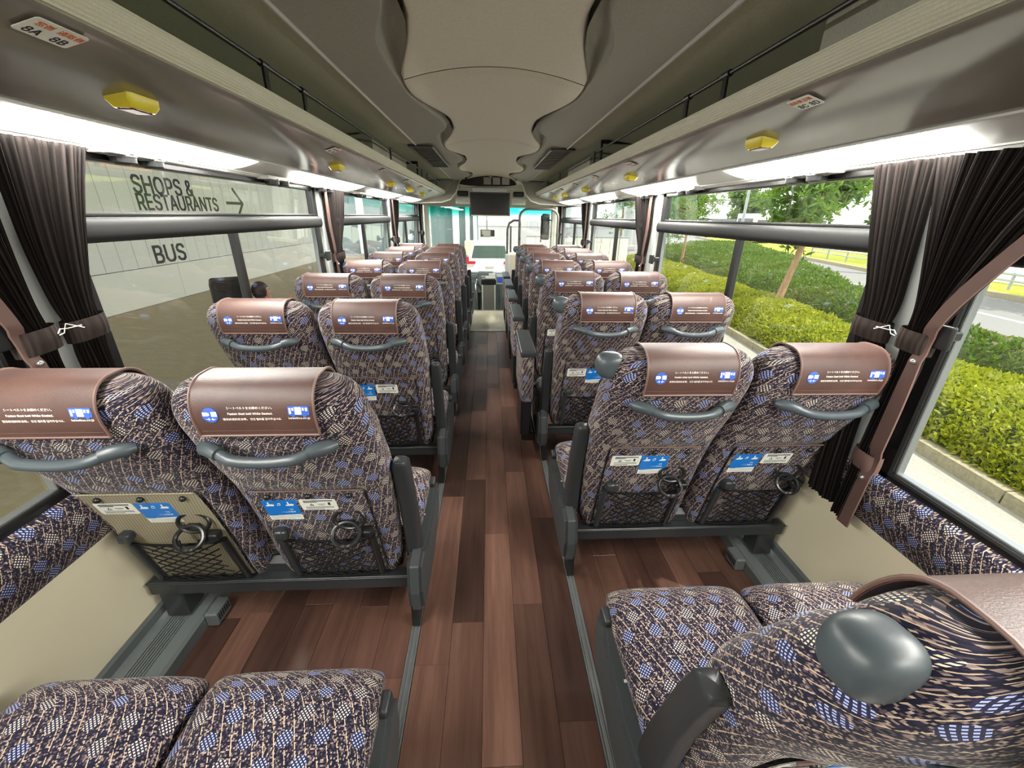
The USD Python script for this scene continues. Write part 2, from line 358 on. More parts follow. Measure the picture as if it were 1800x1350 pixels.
# ---- windows
def window(s, k, y0, y1, bar=True):
    w = thing(f'window_{k}', None, None, kind='structure')
    def B(a, y_0, z0, b, y_1, z1, c=.006): return cbox((s * a, y_0, z0), (s * b, y_1, z1), c)
    zl, zh, zb0, zb1 = .655, 1.64, 1.352, 1.428
    fr = [B(XW - .016, y0, zl, XW + .03, y1, zl + .045), B(XW - .016, y0, zh - .05, XW + .03, y1, zh)]
    fr += [B(XW - .016, y0, zl, XW + .03, y0 + .055, zh), B(XW - .016, y1 - .055, zl, XW + .03, y1, zh)]
    obj('frame', fr, 'frame_black', w)
    ins = [B(XW + .0, y0 + .052, zl + .043, XW + .025, y1 - .052, zl + .052, .002), B(XW, y0 + .052, zl + .045, XW + .025, y0 + .062, zb0, .002), B(XW, y1 - .062, zl + .045, XW + .025, y1 - .052, zb0, .002)]
    obj('frame_lining', ins, 'rail_metal', w)
    th = np.linspace(0, 2 * PI, 24, endpoint=False)
    bp = Polygon([(s * (XW - .012 + .030 * np.sign(np.cos(t)) * abs(np.cos(t)) ** .7), (zb0 + zb1) / 2 + (zb1 - zb0) / 2 * np.sign(np.sin(t)) * abs(np.sin(t)) ** .8) for t in th])
    obj('transom_bar', ext(bp, 'y', y0 + .01, y1 - .01), 'bar_metal', w, smooth=40)
    obj('transom_seal', B(XW - .010, y0 + .02, zb1, XW + .02, y1 - .02, zb1 + .012, .003), 'seal_black', w)
    ym = (y0 + y1) / 2 - .09 if k not in (1, 5) else (y0 + y1) / 2
    obj('mullion', [B(XW - .012, ym - .022, zl + .04, XW + .02, ym + .022, zb0 + .01)], 'frame_black', w)
    def tilt(m, z0, deg):
        m = tm(m).copy(); v = m.vertices.copy(); v[:, 0] -= s * (v[:, 2] - z0) * math.tan(math.radians(deg)); return trimesh.Trimesh(v, m.faces, process=False)
    obj('lower_pane', tilt(B(XW + .012, y0 + .05, zl + .04, XW + .016, y1 - .05, zb0 + .005, 0), zb0, 3.0), 'glass', w, smooth=False)
    obj('upper_pane', tilt(B(XW + .012, y0 + .05, zb1, XW + .016, y1 - .05, zh - .045, 0), zb1, 4.5), 'glass', w, smooth=False)
    for y in (y1 - .07,):
        lt = obj('latch', [B(XW - .05, y - .012, 1.150, XW - .01, y + .016, 1.176, .004), B(XW - .064, y - .02, 1.140, XW - .046, y + .022, 1.186, .006)], 'black_plastic', w)
        obj('latch_paddle', [mv(rbox((-.008, -.034, -.034), (.008, .034, .034), .007, 6), (s * (XW - .072), y - .006, 1.163))], 'black_plastic', lt)
k = 0
for s in (-1, 1):
    for (a, b), (c, d) in zip(PILLARS[:-1], PILLARS[1:]):
        k += 1; window(s, k, b - .03, c + .03)
# ---- roof shell and rear bulkhead (behind the camera, closes the room)
rf = thing('roof', None, None, kind='structure')
obj('roof_skin', cbox((-1.32, -1.6, 2.11), (1.32, 9.2, 2.14), 0), 'pillar_white', rf)
rw = thing('wall_back', None, None, kind='structure')
obj('rear_bulkhead', cbox((-1.3, -1.62, -.1), (1.3, -1.58, 2.12), 0), 'side_cloth_shaded', rw)
# ---- ceiling: domed centre panels with scalloped edges, side panels, rack roof
ceil = thing('ceiling', None, None, kind='structure')
SEAMS = [-1.33, .40, 2.13, 3.86, 5.59, 7.32]
FE = [(0, .388), (.1, .385), (.2, .362), (.32, .318), (.42, .282), (.52, .262), (.64, .262), (.74, .285), (.84, .325), (.93, .366), (1, .388)]
FS = [(0, .398), (.1, .397), (.2, .376), (.32, .336), (.42, .306), (.5, .294), (.57, .300), (.63, .325), (.69, .362), (.76, .388), (.86, .396), (1, .398)]
from scipy.interpolate import PchipInterpolator
fe, fs = PchipInterpolator(*zip(*FE)), PchipInterpolator(*zip(*FS))
for y0, y1 in zip(SEAMS[:-1], SEAMS[1:]):
    n = 44; t = np.linspace(0, 1, n); Y = y0 + .004 + (y1 - y0 - .008) * t; cols = np.linspace(-1, 1, 41); P = []
    for i in range(n):
        e = float(fe(t[i])); row = []
        rim = .012 * (math.exp(-((Y[i] - y0) / .012) ** 2) + math.exp(-((Y[i] - y1) / .012) ** 2))
        for c in cols:
            x = c * e; z = 2.028 - .056 * (x / .388) ** 2 * (1 if e > .0 else 1) + rim
            row.append((x, Y[i], z))
        # rolled rim turning up at both long edges
        L = [(-e - .006 * q, Y[i], row[0][2] + (.004 * q * q)) for q in (3, 2, 1)]; R = [(e + .006 * q, Y[i], row[-1][2] + (.004 * q * q)) for q in (1, 2, 3)]
        P.append(L + row + R)
    m = grid(np.array(P)); m.invert()
    obj('centre_panel', m, 'ceiling_cloth', ceil, smooth=True)
for s in (-1, 1):
    for y0, y1 in zip(SEAMS[:-1], SEAMS[1:]):
        n = 60; t = np.linspace(0, 1, n); P = []
        for tt in t:
            e = float(fs(tt)) + .014; y = y0 + (y1 - y0) * tt
            rowx = np.concatenate([[e - .012, e - .009, e - .004], np.linspace(e, .60, 10)])
            rowz = np.concatenate([[2.02, 1.99, 1.975], 1.972 - .012 * np.linspace(0, 1, 10)])
            P.append(np.stack([s * rowx, np.full(len(rowx), y), rowz], 1))
        m = grid(np.array(P))
        if s > 0: m.invert()
        obj('side_panel', m, 'side_cloth_shaded', ceil, smooth=40)
        P = []
        for tt in t:
            e0, e1 = float(fe(tt)) + .012, float(fs(tt)) + .006; y = y0 + (y1 - y0) * tt; q = np.linspace(0, 1, 9); w_ = min(1.0, (e1 - e0) / .06)
            P.append(np.stack([s * (e0 + (e1 - e0) * q), np.full(9, y), 1.986 + .040 * max(0, w_) * np.sin(PI * q)], 1))
        m = grid(np.array(P))
        if s > 0: m.invert()
        obj('outlet_recess', m, 'side_cloth_shaded', ceil, smooth=True)
    obj('edge_trim', cbox((s * .598, -1.5, 1.950), (s * .608, 6.9, 1.962), .002), 'strip_housing', ceil)
    m = prism_strip([(.60, 1.962), (.80, 1.955), (1.0, 1.93), (1.15, 1.90), (XW, 1.85)], -1.5, 7.0, 2, s)
    if s < 0: m.invert(); 
    m.invert(); obj('rack_roof', m, 'rack_cloth', ceil, smooth=40)
obj('upper_deck', cbox((-.62, -1.5, 2.052), (.62, 7.4, 2.06), 0), 'side_cloth_shaded', ceil)
def vent(s, y0, y1):
    t = thing('ceiling_vent', f'dark slatted air return grille in the {"left" if s < 0 else "right"} ceiling panel near the front', 'vent')
    x0, x1 = s * .47, s * .67
    obj('vent_frame', [cbox((x0, y0, 1.945), (x0 + s * .02, y1, 1.956)), cbox((x1 - s * .02, y0, 1.945), (x1, y1, 1.956)), cbox((x0, y0, 1.943), (x1, y0 + .04, 1.956)), cbox((x0, y1 - .04, 1.943), (x1, y1, 1.956))], 'grille', t)
    for k in range(26):
        yy = y0 + .05 + k * (y1 - y0 - .1) / 25
        obj('slat', cbox((x0 + s * .02, yy - .009, 1.946), (x1 - s * .02, yy + .009, 1.951), .001), 'grille', t, smooth=False)
    obj('bright_edge', cbox((x0 - s * .004, y0, 1.941), (x0 + s * .008, y1, 1.948), .002), 'rail_metal', t)
vent(-1, 3.72, 5.2); vent(1, 3.72, 5.2)
# ---- overhead racks
def rack(s, nm):
    t = thing('luggage_rack', f'long overhead luggage rack with ribbed pale lip along the {nm} side', 'luggage rack')
    y0, y1 = -1.5, 7.28
    lip = [(.775, 1.800), (.752, 1.812), (.732, 1.811)]
    th = np.linspace(0, 1, 8)
    base = [(.722 + .014 * a * a, 1.806 - .046 * a) for a in th]
    rib = []
    for i, (a, b) in enumerate(base):
        rib += [(a, b), (a + .0016, b - .0028), (a + .0006, b - .0045)]
    lip += rib + [(.740, 1.756), (.746, 1.754)]
    m = prism_strip(lip, y0, y1, 2, s); obj('lip', m, 'lip_grey', t, smooth=20)
    un = [(.746, 1.754), (.742, 1.748), (.748, 1.742)] + [(.748 + (1.062 - .748) * q, 1.742 - .074 * q - .016 * math.sin(PI * q) * (1 - q) + .004 * math.sin(PI * q)) for q in np.linspace(.04, 1, 16)]
    m = prism_strip(un, y0, y1, 2, s); obj('underside', m, 'rack_gloss', t, smooth=50)
    m = prism_strip([(.775, 1.800), (.79, 1.776), (1.0, 1.765), (XW, 1.765)], y0, y1, 2, s); m.invert(); obj('shelf', m, 'rack_cloth', t, smooth=30)
    m = prism_strip([(1.222, 1.632), (1.230, 1.618), (1.246, 1.614), (1.258, 1.618), (1.262, 1.63)], y0, 7.9, 2, s); obj('valance', m, 'strip_housing', t, smooth=30)
    obj('end_cap', ext(affinity.scale(rpoly([(.735, 1.757), (1.06, 1.668), (1.21, 1.63), (1.26, 1.62), (1.26, 1.84), (1.15, 1.89), (.80, 1.955), (.62, 1.955), (.66, 1.86)], .02), s, 1, origin=(0, 0)), 'y', 7.20, 7.27), 'side_cloth_shaded', t)
    return t
rack(-1, 'left'); rack(1, 'right')
def strip_light(s, spans, nm):
    t = thing('strip_light', f'continuous row of bright white tube lights under the {nm} rack', 'light')
    a, b = np.array([1.064, 1.666]), np.array([1.226, 1.629]); nrm = np.array([(b - a)[1], -(b - a)[0]]); nrm /= np.linalg.norm(nrm)
    hs = [tuple(a + nrm * -.003), tuple(a + nrm * .004), tuple(a + (b - a) * .035 + nrm * .004), tuple(a + (b - a) * .045), tuple(a + (b - a) * .95), tuple(a + (b - a) * .96 + nrm * .004), tuple(b + nrm * .002), tuple(b + nrm * -.006)]
    m = prism_strip(hs, -1.5, 7.6, 2, s); obj('housing', m, 'strip_housing', t, smooth=25)
    for y0, y1 in spans:
        p = [tuple(a + (b - a) * q + nrm * (.002 + .008 * math.sin(PI * q))) for q in np.linspace(.06, .94, 8)]
        obj('diffuser', prism_strip(p, y0, y1, 2, s), 'strip_light', t, smooth=60)
strip_light(-1, [(-1.3, -.45), (-.32, .62), (1.17, 2.15), (2.74, 3.86), (4.40, 5.45), (5.95, 6.95)], 'left')
strip_light(1, [(-1.3, -.45), (-.32, .62), (1.12, 2.10), (2.62, 3.72), (4.28, 5.35), (5.90, 6.95)], 'right')
# rack safety rails
for s, nm, posts in ((-1, 'left', [-.4, .3, 1.62, 1.92, 3.41, 4.9, 5.3, 6.2]), (1, 'right', [-.4, .3, 1.56, 1.84, 3.34, 4.9, 5.9])):
    t = thing('rack_rail', f'thin black safety rail above the {nm} luggage rack lip', 'rail')
    obj('rail_rod', cyl((s * .742, -1.4, 1.882), (s * .742, 6.6, 1.882), .0065, 10), 'black_metal', t)
    for y in posts:
        obj('post', [cbox((s * .736, y - .013, 1.80), (s * .745, y + .013, 1.885), .002), cyl((s * .742, y - .022, 1.882), (s * .742, y + .022, 1.882), .0105, 10)], 'black_metal', t)
# rack ends: padded boxes and brackets inside the racks
for s, y0, y1, lab in ((-1, 3.15, 4.35, 'dark padded box inside the left luggage rack beyond the second rail post'), (1, 3.75, 4.75, 'dark padded box deep inside the right luggage rack near the front'), (1, .05, 1.22, 'large dark padded box inside the near right luggage rack')):
    b = obj('rack_box', [ext(affinity.scale(rpoly([(.800, 1.778), (.800, 1.905), (.83, 1.938), (.98, 1.922), (1.10, 1.892), (1.10, 1.778)], .02), s, 1, origin=(0, 0)), 'y', y0, y1)], 'side_cloth_shaded', None, label=lab, cat='box')
for s, y in ((1, 3.25), (-1, 4.78)):
    t = thing('rack_bracket', f'small black folding bracket above the {"right" if s > 0 else "left"} rack lip', 'bracket')
    obj('arm', [cbox((s * .76, y, 1.93), (s * 1.0, y + .02, 1.953)), cbox((s * .76, y, 1.83), (s * .775, y + .02, 1.95)), cbox((s * .98, y, 1.78), (s * 1.0, y + .02, 1.95))], 'black_plastic', t)
# stop buttons
def under_z(x): 
    q = (x - .748) / (1.062 - .748); return 1.742 - .074 * q - .016 * math.sin(PI * q) * (1 - q) + .004 * math.sin(PI * q)
def stop_button(s, y, lab, proto=[]):
    if proto and proto[0].GetCustomData()['label'] and False: pass
    x = .905; z = under_z(x)
    t = thing('stop_button', lab, 'button', (s * x, y, z), group='yellow stop buttons under the racks')
    base = Manifold.hull_points(np.array([(a * .034 * q, b * .052 * q, -h) for h, q in ((-.006, 1.0), (.010, .97), (.024, .74)) for a in (-1, -.8, .8, 1) for b in (-1, -.8, .8, 1) if not (abs(a) == 1 and abs(b) == 1)]))
    obj('body', base, 'yellow_plastic', t)
    obj('lens', cbox((-.019, -.032, -.027), (.019, .032, -.0225), .003), 'smoked_lens', t)
    obj('lens_ring', [tube([(.021 * math.cos(a) * 1.05, .034 * math.sin(a) * 1.05, -.0235) for a in np.linspace(0, 2 * PI, 30)], .0018, 6)], 'print_white', t)
ORD = ['nearest', 'second', 'third', 'fourth', 'fifth', 'sixth', 'seventh']
for s, nm, ys in ((-1, 'left', [1.24, 2.70, 4.10, 5.05, 5.95]), (1, 'right', [1.56, 2.96, 4.32, 5.5, 6.3])):
    for i, y in enumerate(ys): stop_button(s, y, f'yellow stop button under the {nm} rack, {ORD[i]} from the camera')
# seat number signs on the rack lip
def seat_sign(s, y, a, b, lab, w=.094):
    x0, z0 = .752, 1.7365; nx = np.array([1.0, -.29]); nx /= np.linalg.norm(nx)
    t = thing('seat_number_sign', lab, 'sign', (s * (x0 - .001), y, z0 - .001))
    # local frame: u along the bus, v downwards-outwards along the rack
    def put(shape, d0, d1, mat, name):
        m = flat(shape, d1 - d0); v = m.vertices.copy(); u, vv, h = v[:, 0], v[:, 1], v[:, 2] + d0
        n = np.array([nx[1], -nx[0]])                      # outward normal in (x,z), facing the aisle and down
        if n[1] > 0: n = -n
        V = np.stack([s * (-vv * nx[0] + n[0] * h), (-u if s > 0 else u) , -vv * nx[1] + n[1] * h], 1)
        mm = trimesh.Trimesh(V, m.faces, process=False); mm.fix_normals(); obj(name, mm, mat, t, smooth=False)
    h = .052
    put(rrect(-w / 2, -h, w / 2, 0, .006), 0, .0012, 'sticker_white', 'plate')
    tx = [centred(text2d(q, .016, bold=1), cx, -.038) for q, cx in ((a, -w * .24), (b, w * .24))]
    put(union_all(tx), .0012, .0017, 'print_dark', 'lettering')
    kj = [centred(text2d('窓側', .011, True), -w * .24, -.014), centred(text2d('通路側', .011, True), w * .24, -.014)]
    if s > 0: kj = [centred(text2d('通路側', .011, True), -w * .24, -.014), centred(text2d('窓側', .011, True), w * .24, -.014)]
    put(union_all(kj), .0012, .0017, 'print_orange', 'small_lettering')
for i in range(6):
    r = 8 - i
    seat_sign(-1, [.915, 2.28, 3.25, 4.15, 5.0, 5.8][i], f'{r}A', f'{r}B', f'white seat number sign {r}A {r}B on the left rack lip')
    seat_sign(1, [1.19, 2.55, 3.4, 4.2, 5.0, 5.8][i], f'{r}C', f'{r}D', f'white seat number sign {r}C {r}D on the right rack lip', .082)
# pairs of air nozzles under the racks, window side
for s, nm, ys in ((-1, 'left', [1.62, 2.60, 3.30, 4.2, 5.0]), (1, 'right', [1.72, 2.75, 3.45, 4.3, 5.1])):
    for i, y in enumerate(ys):
        t = thing('air_nozzle_pair', f'pair of round dark air nozzles under the {nm} rack edge, {ORD[i]} from the camera', 'air nozzle', (s * 1.212, y, 1.618), group='air nozzles under the racks')
        obj('base_plate', rbox((-.034, -.15, -.008), (.034, .15, .012), .004, 6), 'strip_housing', t)
        for q in (-.06, .06):
            nz = obj('nozzle', [trimesh.creation.revolve(np.array([(0, -.030), (.022, -.030), (.034, -.024), (.036, -.006), (.036, .002), (0, .002)])[::-1], sections=24).apply_translation((0, q, -.004))], 'black_plastic', t)
            obj('nozzle_ring', [ring((0, q, -.010), .036, .0025, (0, 0, 1), 24, 6)], 'metal', nz)

# ================================================================== CURTAINS
def lerp_pts(pts, z):
    zs = [p[0] for p in pts][::-1]; vs = [p[1] for p in pts][::-1]; return PchipInterpolator(zs, vs)(z)
def curtain(name, lab, s, left, right, pleats, x0=1.207, amp=.011, ztop=1.615, zbot=.52, band_z=1.135, edge=None, band2=None, seed=0):
    """left/right: (z, y) stations of the two side edges, top to bottom"""
    t = thing(name, lab, 'curtain')
    zs = np.linspace(ztop, zbot, 70); nU = pleats * 10; U = np.linspace(0, 1, nU); P = np.zeros((len(zs), nU, 3)); UV = np.zeros((len(zs), nU, 2)); r = np.random.default_rng(seed); ph = r.uniform(-.5, .5, 4)
    wtop = abs(right[0][1] - left[0][1]) * 1.25
    for i, z in enumerate(zs):
        a, b = float(lerp_pts(left, z)), float(lerp_pts(right, z)); w = b - a
        warp = U + .012 * np.sin(2 * PI * U * 2 + ph[0]) + .008 * np.sin(2 * PI * U * 5 + ph[1])
        tight = 1 - math.exp(-((z - band_z) / .05) ** 2)
        y = a + w * U + .003 * np.sin(2 * PI * U * 3 + ph[2]) * tight
        x = x0 - .010 + (amp * (.45 + .55 * tight)) * np.sin(2 * PI * pleats * warp + ph[3]) + .006 * np.sin(2 * PI * 2.3 * U + ph[1]) * tight + .012 * tight * math.sin(1.5 * PI * (ztop - z))
        P[i] = np.stack([s * x, y, np.full(nU, z)], 1); UV[i] = np.stack([U * wtop * 1.6, np.full(nU, z)], 1)
    m = grid(P)
    if s > 0: m.invert()
    obj('cloth', m, 'curtain', t, smooth=True, uv=UV.reshape(-1, 2))
    for bz in [band_z] + ([band2] if band2 else []):
        a, b = float(lerp_pts(left, bz)), float(lerp_pts(right, bz)); c, hw = (a + b) / 2, (b - a) / 2 + .012
        th = np.linspace(0, 2 * PI, 40); rows = []
        for dz in np.linspace(-.030, .030, 5):
            rows.append(np.stack([s * (x0 - .010) - s * (.026 + .003 * np.cos(dz * 60)) * np.sign(np.cos(th)) * abs(np.cos(th)) ** .8, c + hw * np.sign(np.sin(th)) * abs(np.sin(th)) ** .8, np.full(40, bz + dz) + .004 * np.sin(th)], 1))
        obj('tie_band', grid(np.array(rows)), 'curtain_edge' if bz == band2 else 'curtain_band', t, smooth=True, uv=np.stack([np.tile(np.linspace(0, .2, 40), 5), np.repeat(np.linspace(0, .06, 5), 40)], 1))
    if edge is not None:          # leather-like hem along one side edge, slightly proud of the cloth
        rows = []; side = right if edge > 0 else left
        for z in np.linspace(ztop, zbot - .01, 50):
            y = float(lerp_pts(side, max(z, zbot))); ww = .021 * (1 - .25 * math.exp(-((z - band_z) / .12) ** 2))
            q = np.array([(0, y - ww), (.006, y - ww), (.007, y + ww), (0, y + ww)])
            if any(abs(z - bz) < .036 for bz in [band_z] + ([band2] if band2 else [])): q[:, 0] -= .006
            rows.append(np.stack([s * (x0 - .030 - q[:, 0] + .004), q[:, 1], np.full(4, z)], 1))
        m = grid(np.array(rows)); obj('edge_strip', m, 'curtain_edge', t, smooth=30)
        yb = float(lerp_pts(side, band_z - .05)); obj('snap_button', [mv(trimesh.creation.icosphere(2, .008), (s * (x0 - .036), yb, band_z - .05))], 'metal', t)
        if band2: obj('snap_button', [mv(trimesh.creation.icosphere(2, .008), (s * (x0 - .036), float(lerp_pts(side, band2 - .05)), band2 - .05))], 'metal', t)
    return t
curtain('curtain', 'dark pleated curtain ahead of the near right window pillar', 1, [(1.615, 1.195), (1.40, 1.185), (1.135, 1.165), (.9, 1.15), (.50, 1.12)], [(1.615, 1.40), (1.40, 1.345), (1.135, 1.27), (.9, 1.25), (.50, 1.235)], 14, seed=1)
curtain('curtain', 'dark pleated curtain with long pinkish brown hem behind the near right pillar', 1, [(1.615, .72), (1.42, .90), (1.135, 1.03), (.9, 1.035), (.50, 1.05)], [(1.615, 1.20), (1.40, 1.155), (1.135, 1.105), (.9, 1.10), (.50, 1.11)], 13, edge=-1, band2=.735, zbot=.50, seed=2)
curtain('curtain', 'dark brown pleated curtain ahead of the near left window pillar', -1, [(1.615, 1.15), (1.40, 1.15), (1.135, 1.165), (.9, 1.17), (.50, 1.18)], [(1.615, 1.412), (1.40, 1.335), (1.135, 1.265), (.9, 1.255), (.52, 1.25)], 15, seed=3)
curtain('curtain', 'dark brown pleated curtain with a snap button behind the near left pillar', -1, [(1.615, .74), (1.42, .92), (1.135, 1.03), (.9, 1.05), (.50, 1.06)], [(1.615, 1.14), (1.42, 1.12), (1.135, 1.115), (.9, 1.12), (.50, 1.13)], 13, edge=-1, zbot=.86, seed=4)
for s, nm in ((-1, 'left'), (1, 'right')):
    for i, yp in enumerate((3.22, 5.42, 7.62)):
        e = .02 if s > 0 else -.03; o = 'second third fourth'.split()[i]; w = .44 if i < 2 else .3
        curtain('curtain', f'tied dark curtain with a brown leather edge at the {o} {nm} window pillar', s, [(1.615, yp + .10 + e), (1.4, yp + .10 + e), (1.135, yp + .14 + e), (.8, yp + .16 + e), (.52, yp + .16 + e)], [(1.615, yp + w + .10), (1.4, yp + w * .92 + .08), (1.135, yp + .33), (.8, yp + .36), (.52, yp + .38)], 12, edge=-1, x0=1.232, zbot=.88, seed=10 + i)
for s, nm in ((-1, 'left'), (1, 'right')):
    obj('tie_string', [tube([(s * 1.168, 1.105, 1.145), (s * 1.185, 1.13, 1.15), (s * 1.185, 1.15, 1.147), (s * 1.168, 1.175, 1.150)], .0016, 6), tube([(s * 1.168, 1.108, 1.140), (s * 1.183, 1.135, 1.138), (s * 1.185, 1.15, 1.16), (s * 1.168, 1.18, 1.142)], .0016, 6)], 'string_white', None, label=f'white string tying the two curtains together at the near {nm} pillar', cat='string')

# ================================================================== SEATS
ZT, ZB = 1.091, .225
ry_f = PchipInterpolator([.20, .225, .27, .46, .70, .86, .925, .96, 1.10], [.288, .284, .270, .222, .145, .066, .040, .028, -.002])
REC = 0.0
def rear_y(z): return float(ry_f(z)) - REC * (z - ZB)
hw_f = PchipInterpolator([.205, .235, .32, .55, .78, .92, .985, 1.09], [.165, .196, .213, .222, .230, .230, .226, .20])
dp_f = PchipInterpolator([.205, .235, .32, .55, .78, .92, .985, 1.09], [.08, .10, .135, .178, .214, .205, .170, .16])
def back_levels():
    out = []
    for z in np.linspace(ZB, .985, 40): out.append((z, float(hw_f(z)), rear_y(z), rear_y(z) + float(dp_f(z))))
    h0, r0_, f0 = out[-1][1:]; H = ZT - .985
    for a in np.linspace(0, PI / 2, 12)[1:]:
        c, sn = math.cos(a), math.sin(a); z = .985 + H * sn
        yc = (rear_y(z) + rear_y(z) + .170) / 2 + .005 * (1 - c); d = .170 * (.12 + .88 * c ** .8); h = .125 + (h0 - .125) * c ** .75
        out.append((z, h, yc - d / 2, yc + d / 2))
    return out
LV = back_levels()
def backrest_mesh(cx):
    N = 88; P, UV = [], []; th = np.linspace(PI / 2, PI / 2 + 2 * PI, N)          # seam at the front
    for (z, hw, yr, yf) in LV:
        n = 3.4; c, sn = np.cos(th), np.sin(th)
        x = hw * np.sign(c) * abs(c) ** (2 / n); y = (yr + yf) / 2 + (yf - yr) / 2 * np.sign(sn) * abs(sn) ** (2 / 2.9)
        rear = np.clip(-sn, 0, 1) ** .5
        low = np.clip((.73 - z) / .05, 0, 1) * np.clip((z - .20) / .03, 0, 1)
        flat_ = np.clip((.172 - abs(x)) / .018, 0, 1)
        y = y + rear * flat_ * low * .024
        frontm = np.clip(sn, 0, 1) ** .5; y = y - frontm * .02 * np.exp(-(x / .12) ** 2) * np.clip((z - .25) / .2, 0, 1) * np.clip((1.03 - z) / .1, 0, 1)
        L = np.concatenate([[0], np.cumsum(np.hypot(np.diff(x), np.diff(y)))])
        P.append(np.stack([x + cx, y, np.full(N, z)], 1)); UV.append(np.stack([L + .37 * (cx > 0) + abs(cx), np.full(N, z * 1.02)], 1))
    # caps
    for idx, dz in ((0, -.012), (-1, .002)):
        q = P[idx].copy(); c = q.mean(0); q2 = c + (q - c) * .55; q2[:, 2] += dz; q3 = np.tile(c + [0, 0, dz * 1.2], (N, 1)); um = UV[idx].mean(0); uv2 = um + (UV[idx] - um) * [.55, 1]; uv2[:, 1] += .03; uv3 = np.tile(um + [0, .06], (N, 1))
        if idx == 0: P = [q3, q2] + P; UV = [uv3, uv2] + UV
        else: P = P + [q2, q3]; UV = UV + [uv2, uv3]
    return grid(np.array(P)), np.array(UV).reshape(-1, 2)
def cushion_mesh(cx, cush=0.0):
    hw, N = .213, 60; prof = []           # side profile (y, top z, bottom z)
    ys = np.concatenate([[.330], np.linspace(.335, .635, 10), .635 + .105 * np.sin(np.linspace(.1, PI / 2, 12))])
    P, UV = [], []; th = np.linspace(-PI / 2, -PI / 2 + 2 * PI, N)
    for y in ys:
        k = max(0, (y - .635) / .105); drop = 1 - math.sqrt(max(0, 1 - k * k)); zt = .406 + .022 * min(1, (y - .33) / .30) - .055 * drop; zb = .285 + .045 * drop
        if y < .332: zt -= .03; zb += .03
        c, sn = np.cos(th), np.sin(th); n = 3.6
        h = hw * (1 - .06 * drop)
        x = h * np.sign(c) * abs(c) ** (2 / n); z = (zt + zb) / 2 + (zt - zb) / 2 * np.sign(sn) * abs(sn) ** (2 / 2.4)
        top = np.clip(sn, 0, 1); z = z - .010 * top * np.exp(-(x / .10) ** 2) * (1 - drop)
        L = np.concatenate([[0], np.cumsum(np.hypot(np.diff(x), np.diff(z)))])
        P.append(np.stack([x + cx, np.full(N, y), z], 1)); UV.append(np.stack([L + abs(cx) * 1.7, np.full(N, y + .11 * drop)], 1))
    for idx, dy in ((0, -.004), (-1, .004)):
        q = P[idx].copy(); c = q.mean(0); q3 = np.tile(c + [0, dy, 0], (N, 1)); q2 = c + (q - c) * .6 + [0, dy * .8, 0]
        if idx == 0: P = [q3, q2] + P; UV = [UV[0], UV[0]] + UV
        else: P = P + [q2, q3]; UV = UV + [UV[-1] + [0, .02], UV[-1] + [0, .05]]
    return grid(np.array(P)), np.array(UV).reshape(-1, 2)
# profile of the head of the seat, for the leather cover: rear up, over, front down
def off2(p, d):
    t = np.gradient(p, axis=0); t /= np.linalg.norm(t, axis=1, keepdims=True); return p + d * np.stack([-t[:, 1], t[:, 0]], 1)
def set_recline(r):
    global REC, LV, COV_IN, COV_OUT
    REC = r; LV = back_levels()
    cp = np.array([(yr, z) for z, h, yr, yf in LV if z >= .962] + [(yf, z) for z, h, yr, yf in LV[::-1] if z >= .985])
    COV_IN, COV_OUT = off2(cp, .003), off2(cp, .0075)
    if COV_OUT[0, 0] > cp[0, 0]: COV_IN, COV_OUT = off2(cp, -.003), off2(cp, -.0075)
set_recline(0.0)
def cov_y(z): 
    k = np.argmax(COV_OUT[:, 1]); return float(np.interp(z, COV_OUT[:k, 1], COV_OUT[:k, 0]))
CW = .136
def cover_mesh(cx):
    xs = np.linspace(-CW, CW, 15); rows = []
    for x in xs:
        bow = .0022 * math.sin(5 * PI * x / CW) * 0 + .004 * (1 - (x / CW) ** 2)
        p = COV_OUT + 0; q = COV_IN
        ring_ = np.vstack([p, q[::-1], p[:1]])
        a = np.zeros((len(ring_), 3)); a[:, 0] = x + cx; a[:, 1:] = ring_
        rows.append(a)
    body = grid(np.array(rows)); V = []
    caps = []
    n = len(COV_OUT)
    for sx_ in (-CW, CW):
        A = np.zeros((2, n, 3)); A[0, :, 0] = A[1, :, 0] = sx_ + cx; A[0, :, 1:] = COV_OUT; A[1, :, 1:] = COV_IN; caps.append(grid(A))
    m = trimesh.util.concatenate([body] + caps); m.merge_vertices(); m.fix_normals(); return m
def on_cover(shape, cx, depth=.0007):
    m = flat(shape, depth); v = m.vertices
    y = np.array([cov_y(z) for z in v[:, 1]]) - .0004 - v[:, 2]
    t = trimesh.Trimesh(np.stack([v[:, 0] + cx, y, v[:, 1]], 1), m.faces, process=False); t.fix_normals(); return t
CJK = 'シートベルトをお締めください。', 'Fasten Seat belt While Seated.', '请系好您的安全带。 안전 벨트를 닫아주십시오.'
LET = union_all([centred(text2d(CJK[0], .01, True), -.006, .9935 + .046, .100), centred(text2d(CJK[1], .01, bold=1), -.006, .9795 + .046, .099), centred(text2d(CJK[2], .01, True), -.004, .9655 + .046, .130)])
URL = centred(text2d('keiseibus.co.jp', .006), .101, .9665 + .046, .048)
DISC = Point(-.100, .976).buffer(.0185, 20)
BUCK = union_all([sbox(-.1165, .974, -.104, .984), sbox(-.104, .976, -.101, .982), sbox(-.097, .973, -.084, .985), LineString([(-.110, .966), (-.102, .966)]).buffer(.0008), LineString([(-.105, .9685), (-.102, .966), (-.105, .9635)]).buffer(.0008), LineString([(-.090, .966), (-.098, .966)]).buffer(.0008), LineString([(-.095, .9685), (-.098, .966), (-.095, .9635)]).buffer(.0008)])
BUSB = union_all([rrect(.082, .974, .132, .997, .003), Point(.094, .974).buffer(.0045), Point(.120, .974).buffer(.0045)])
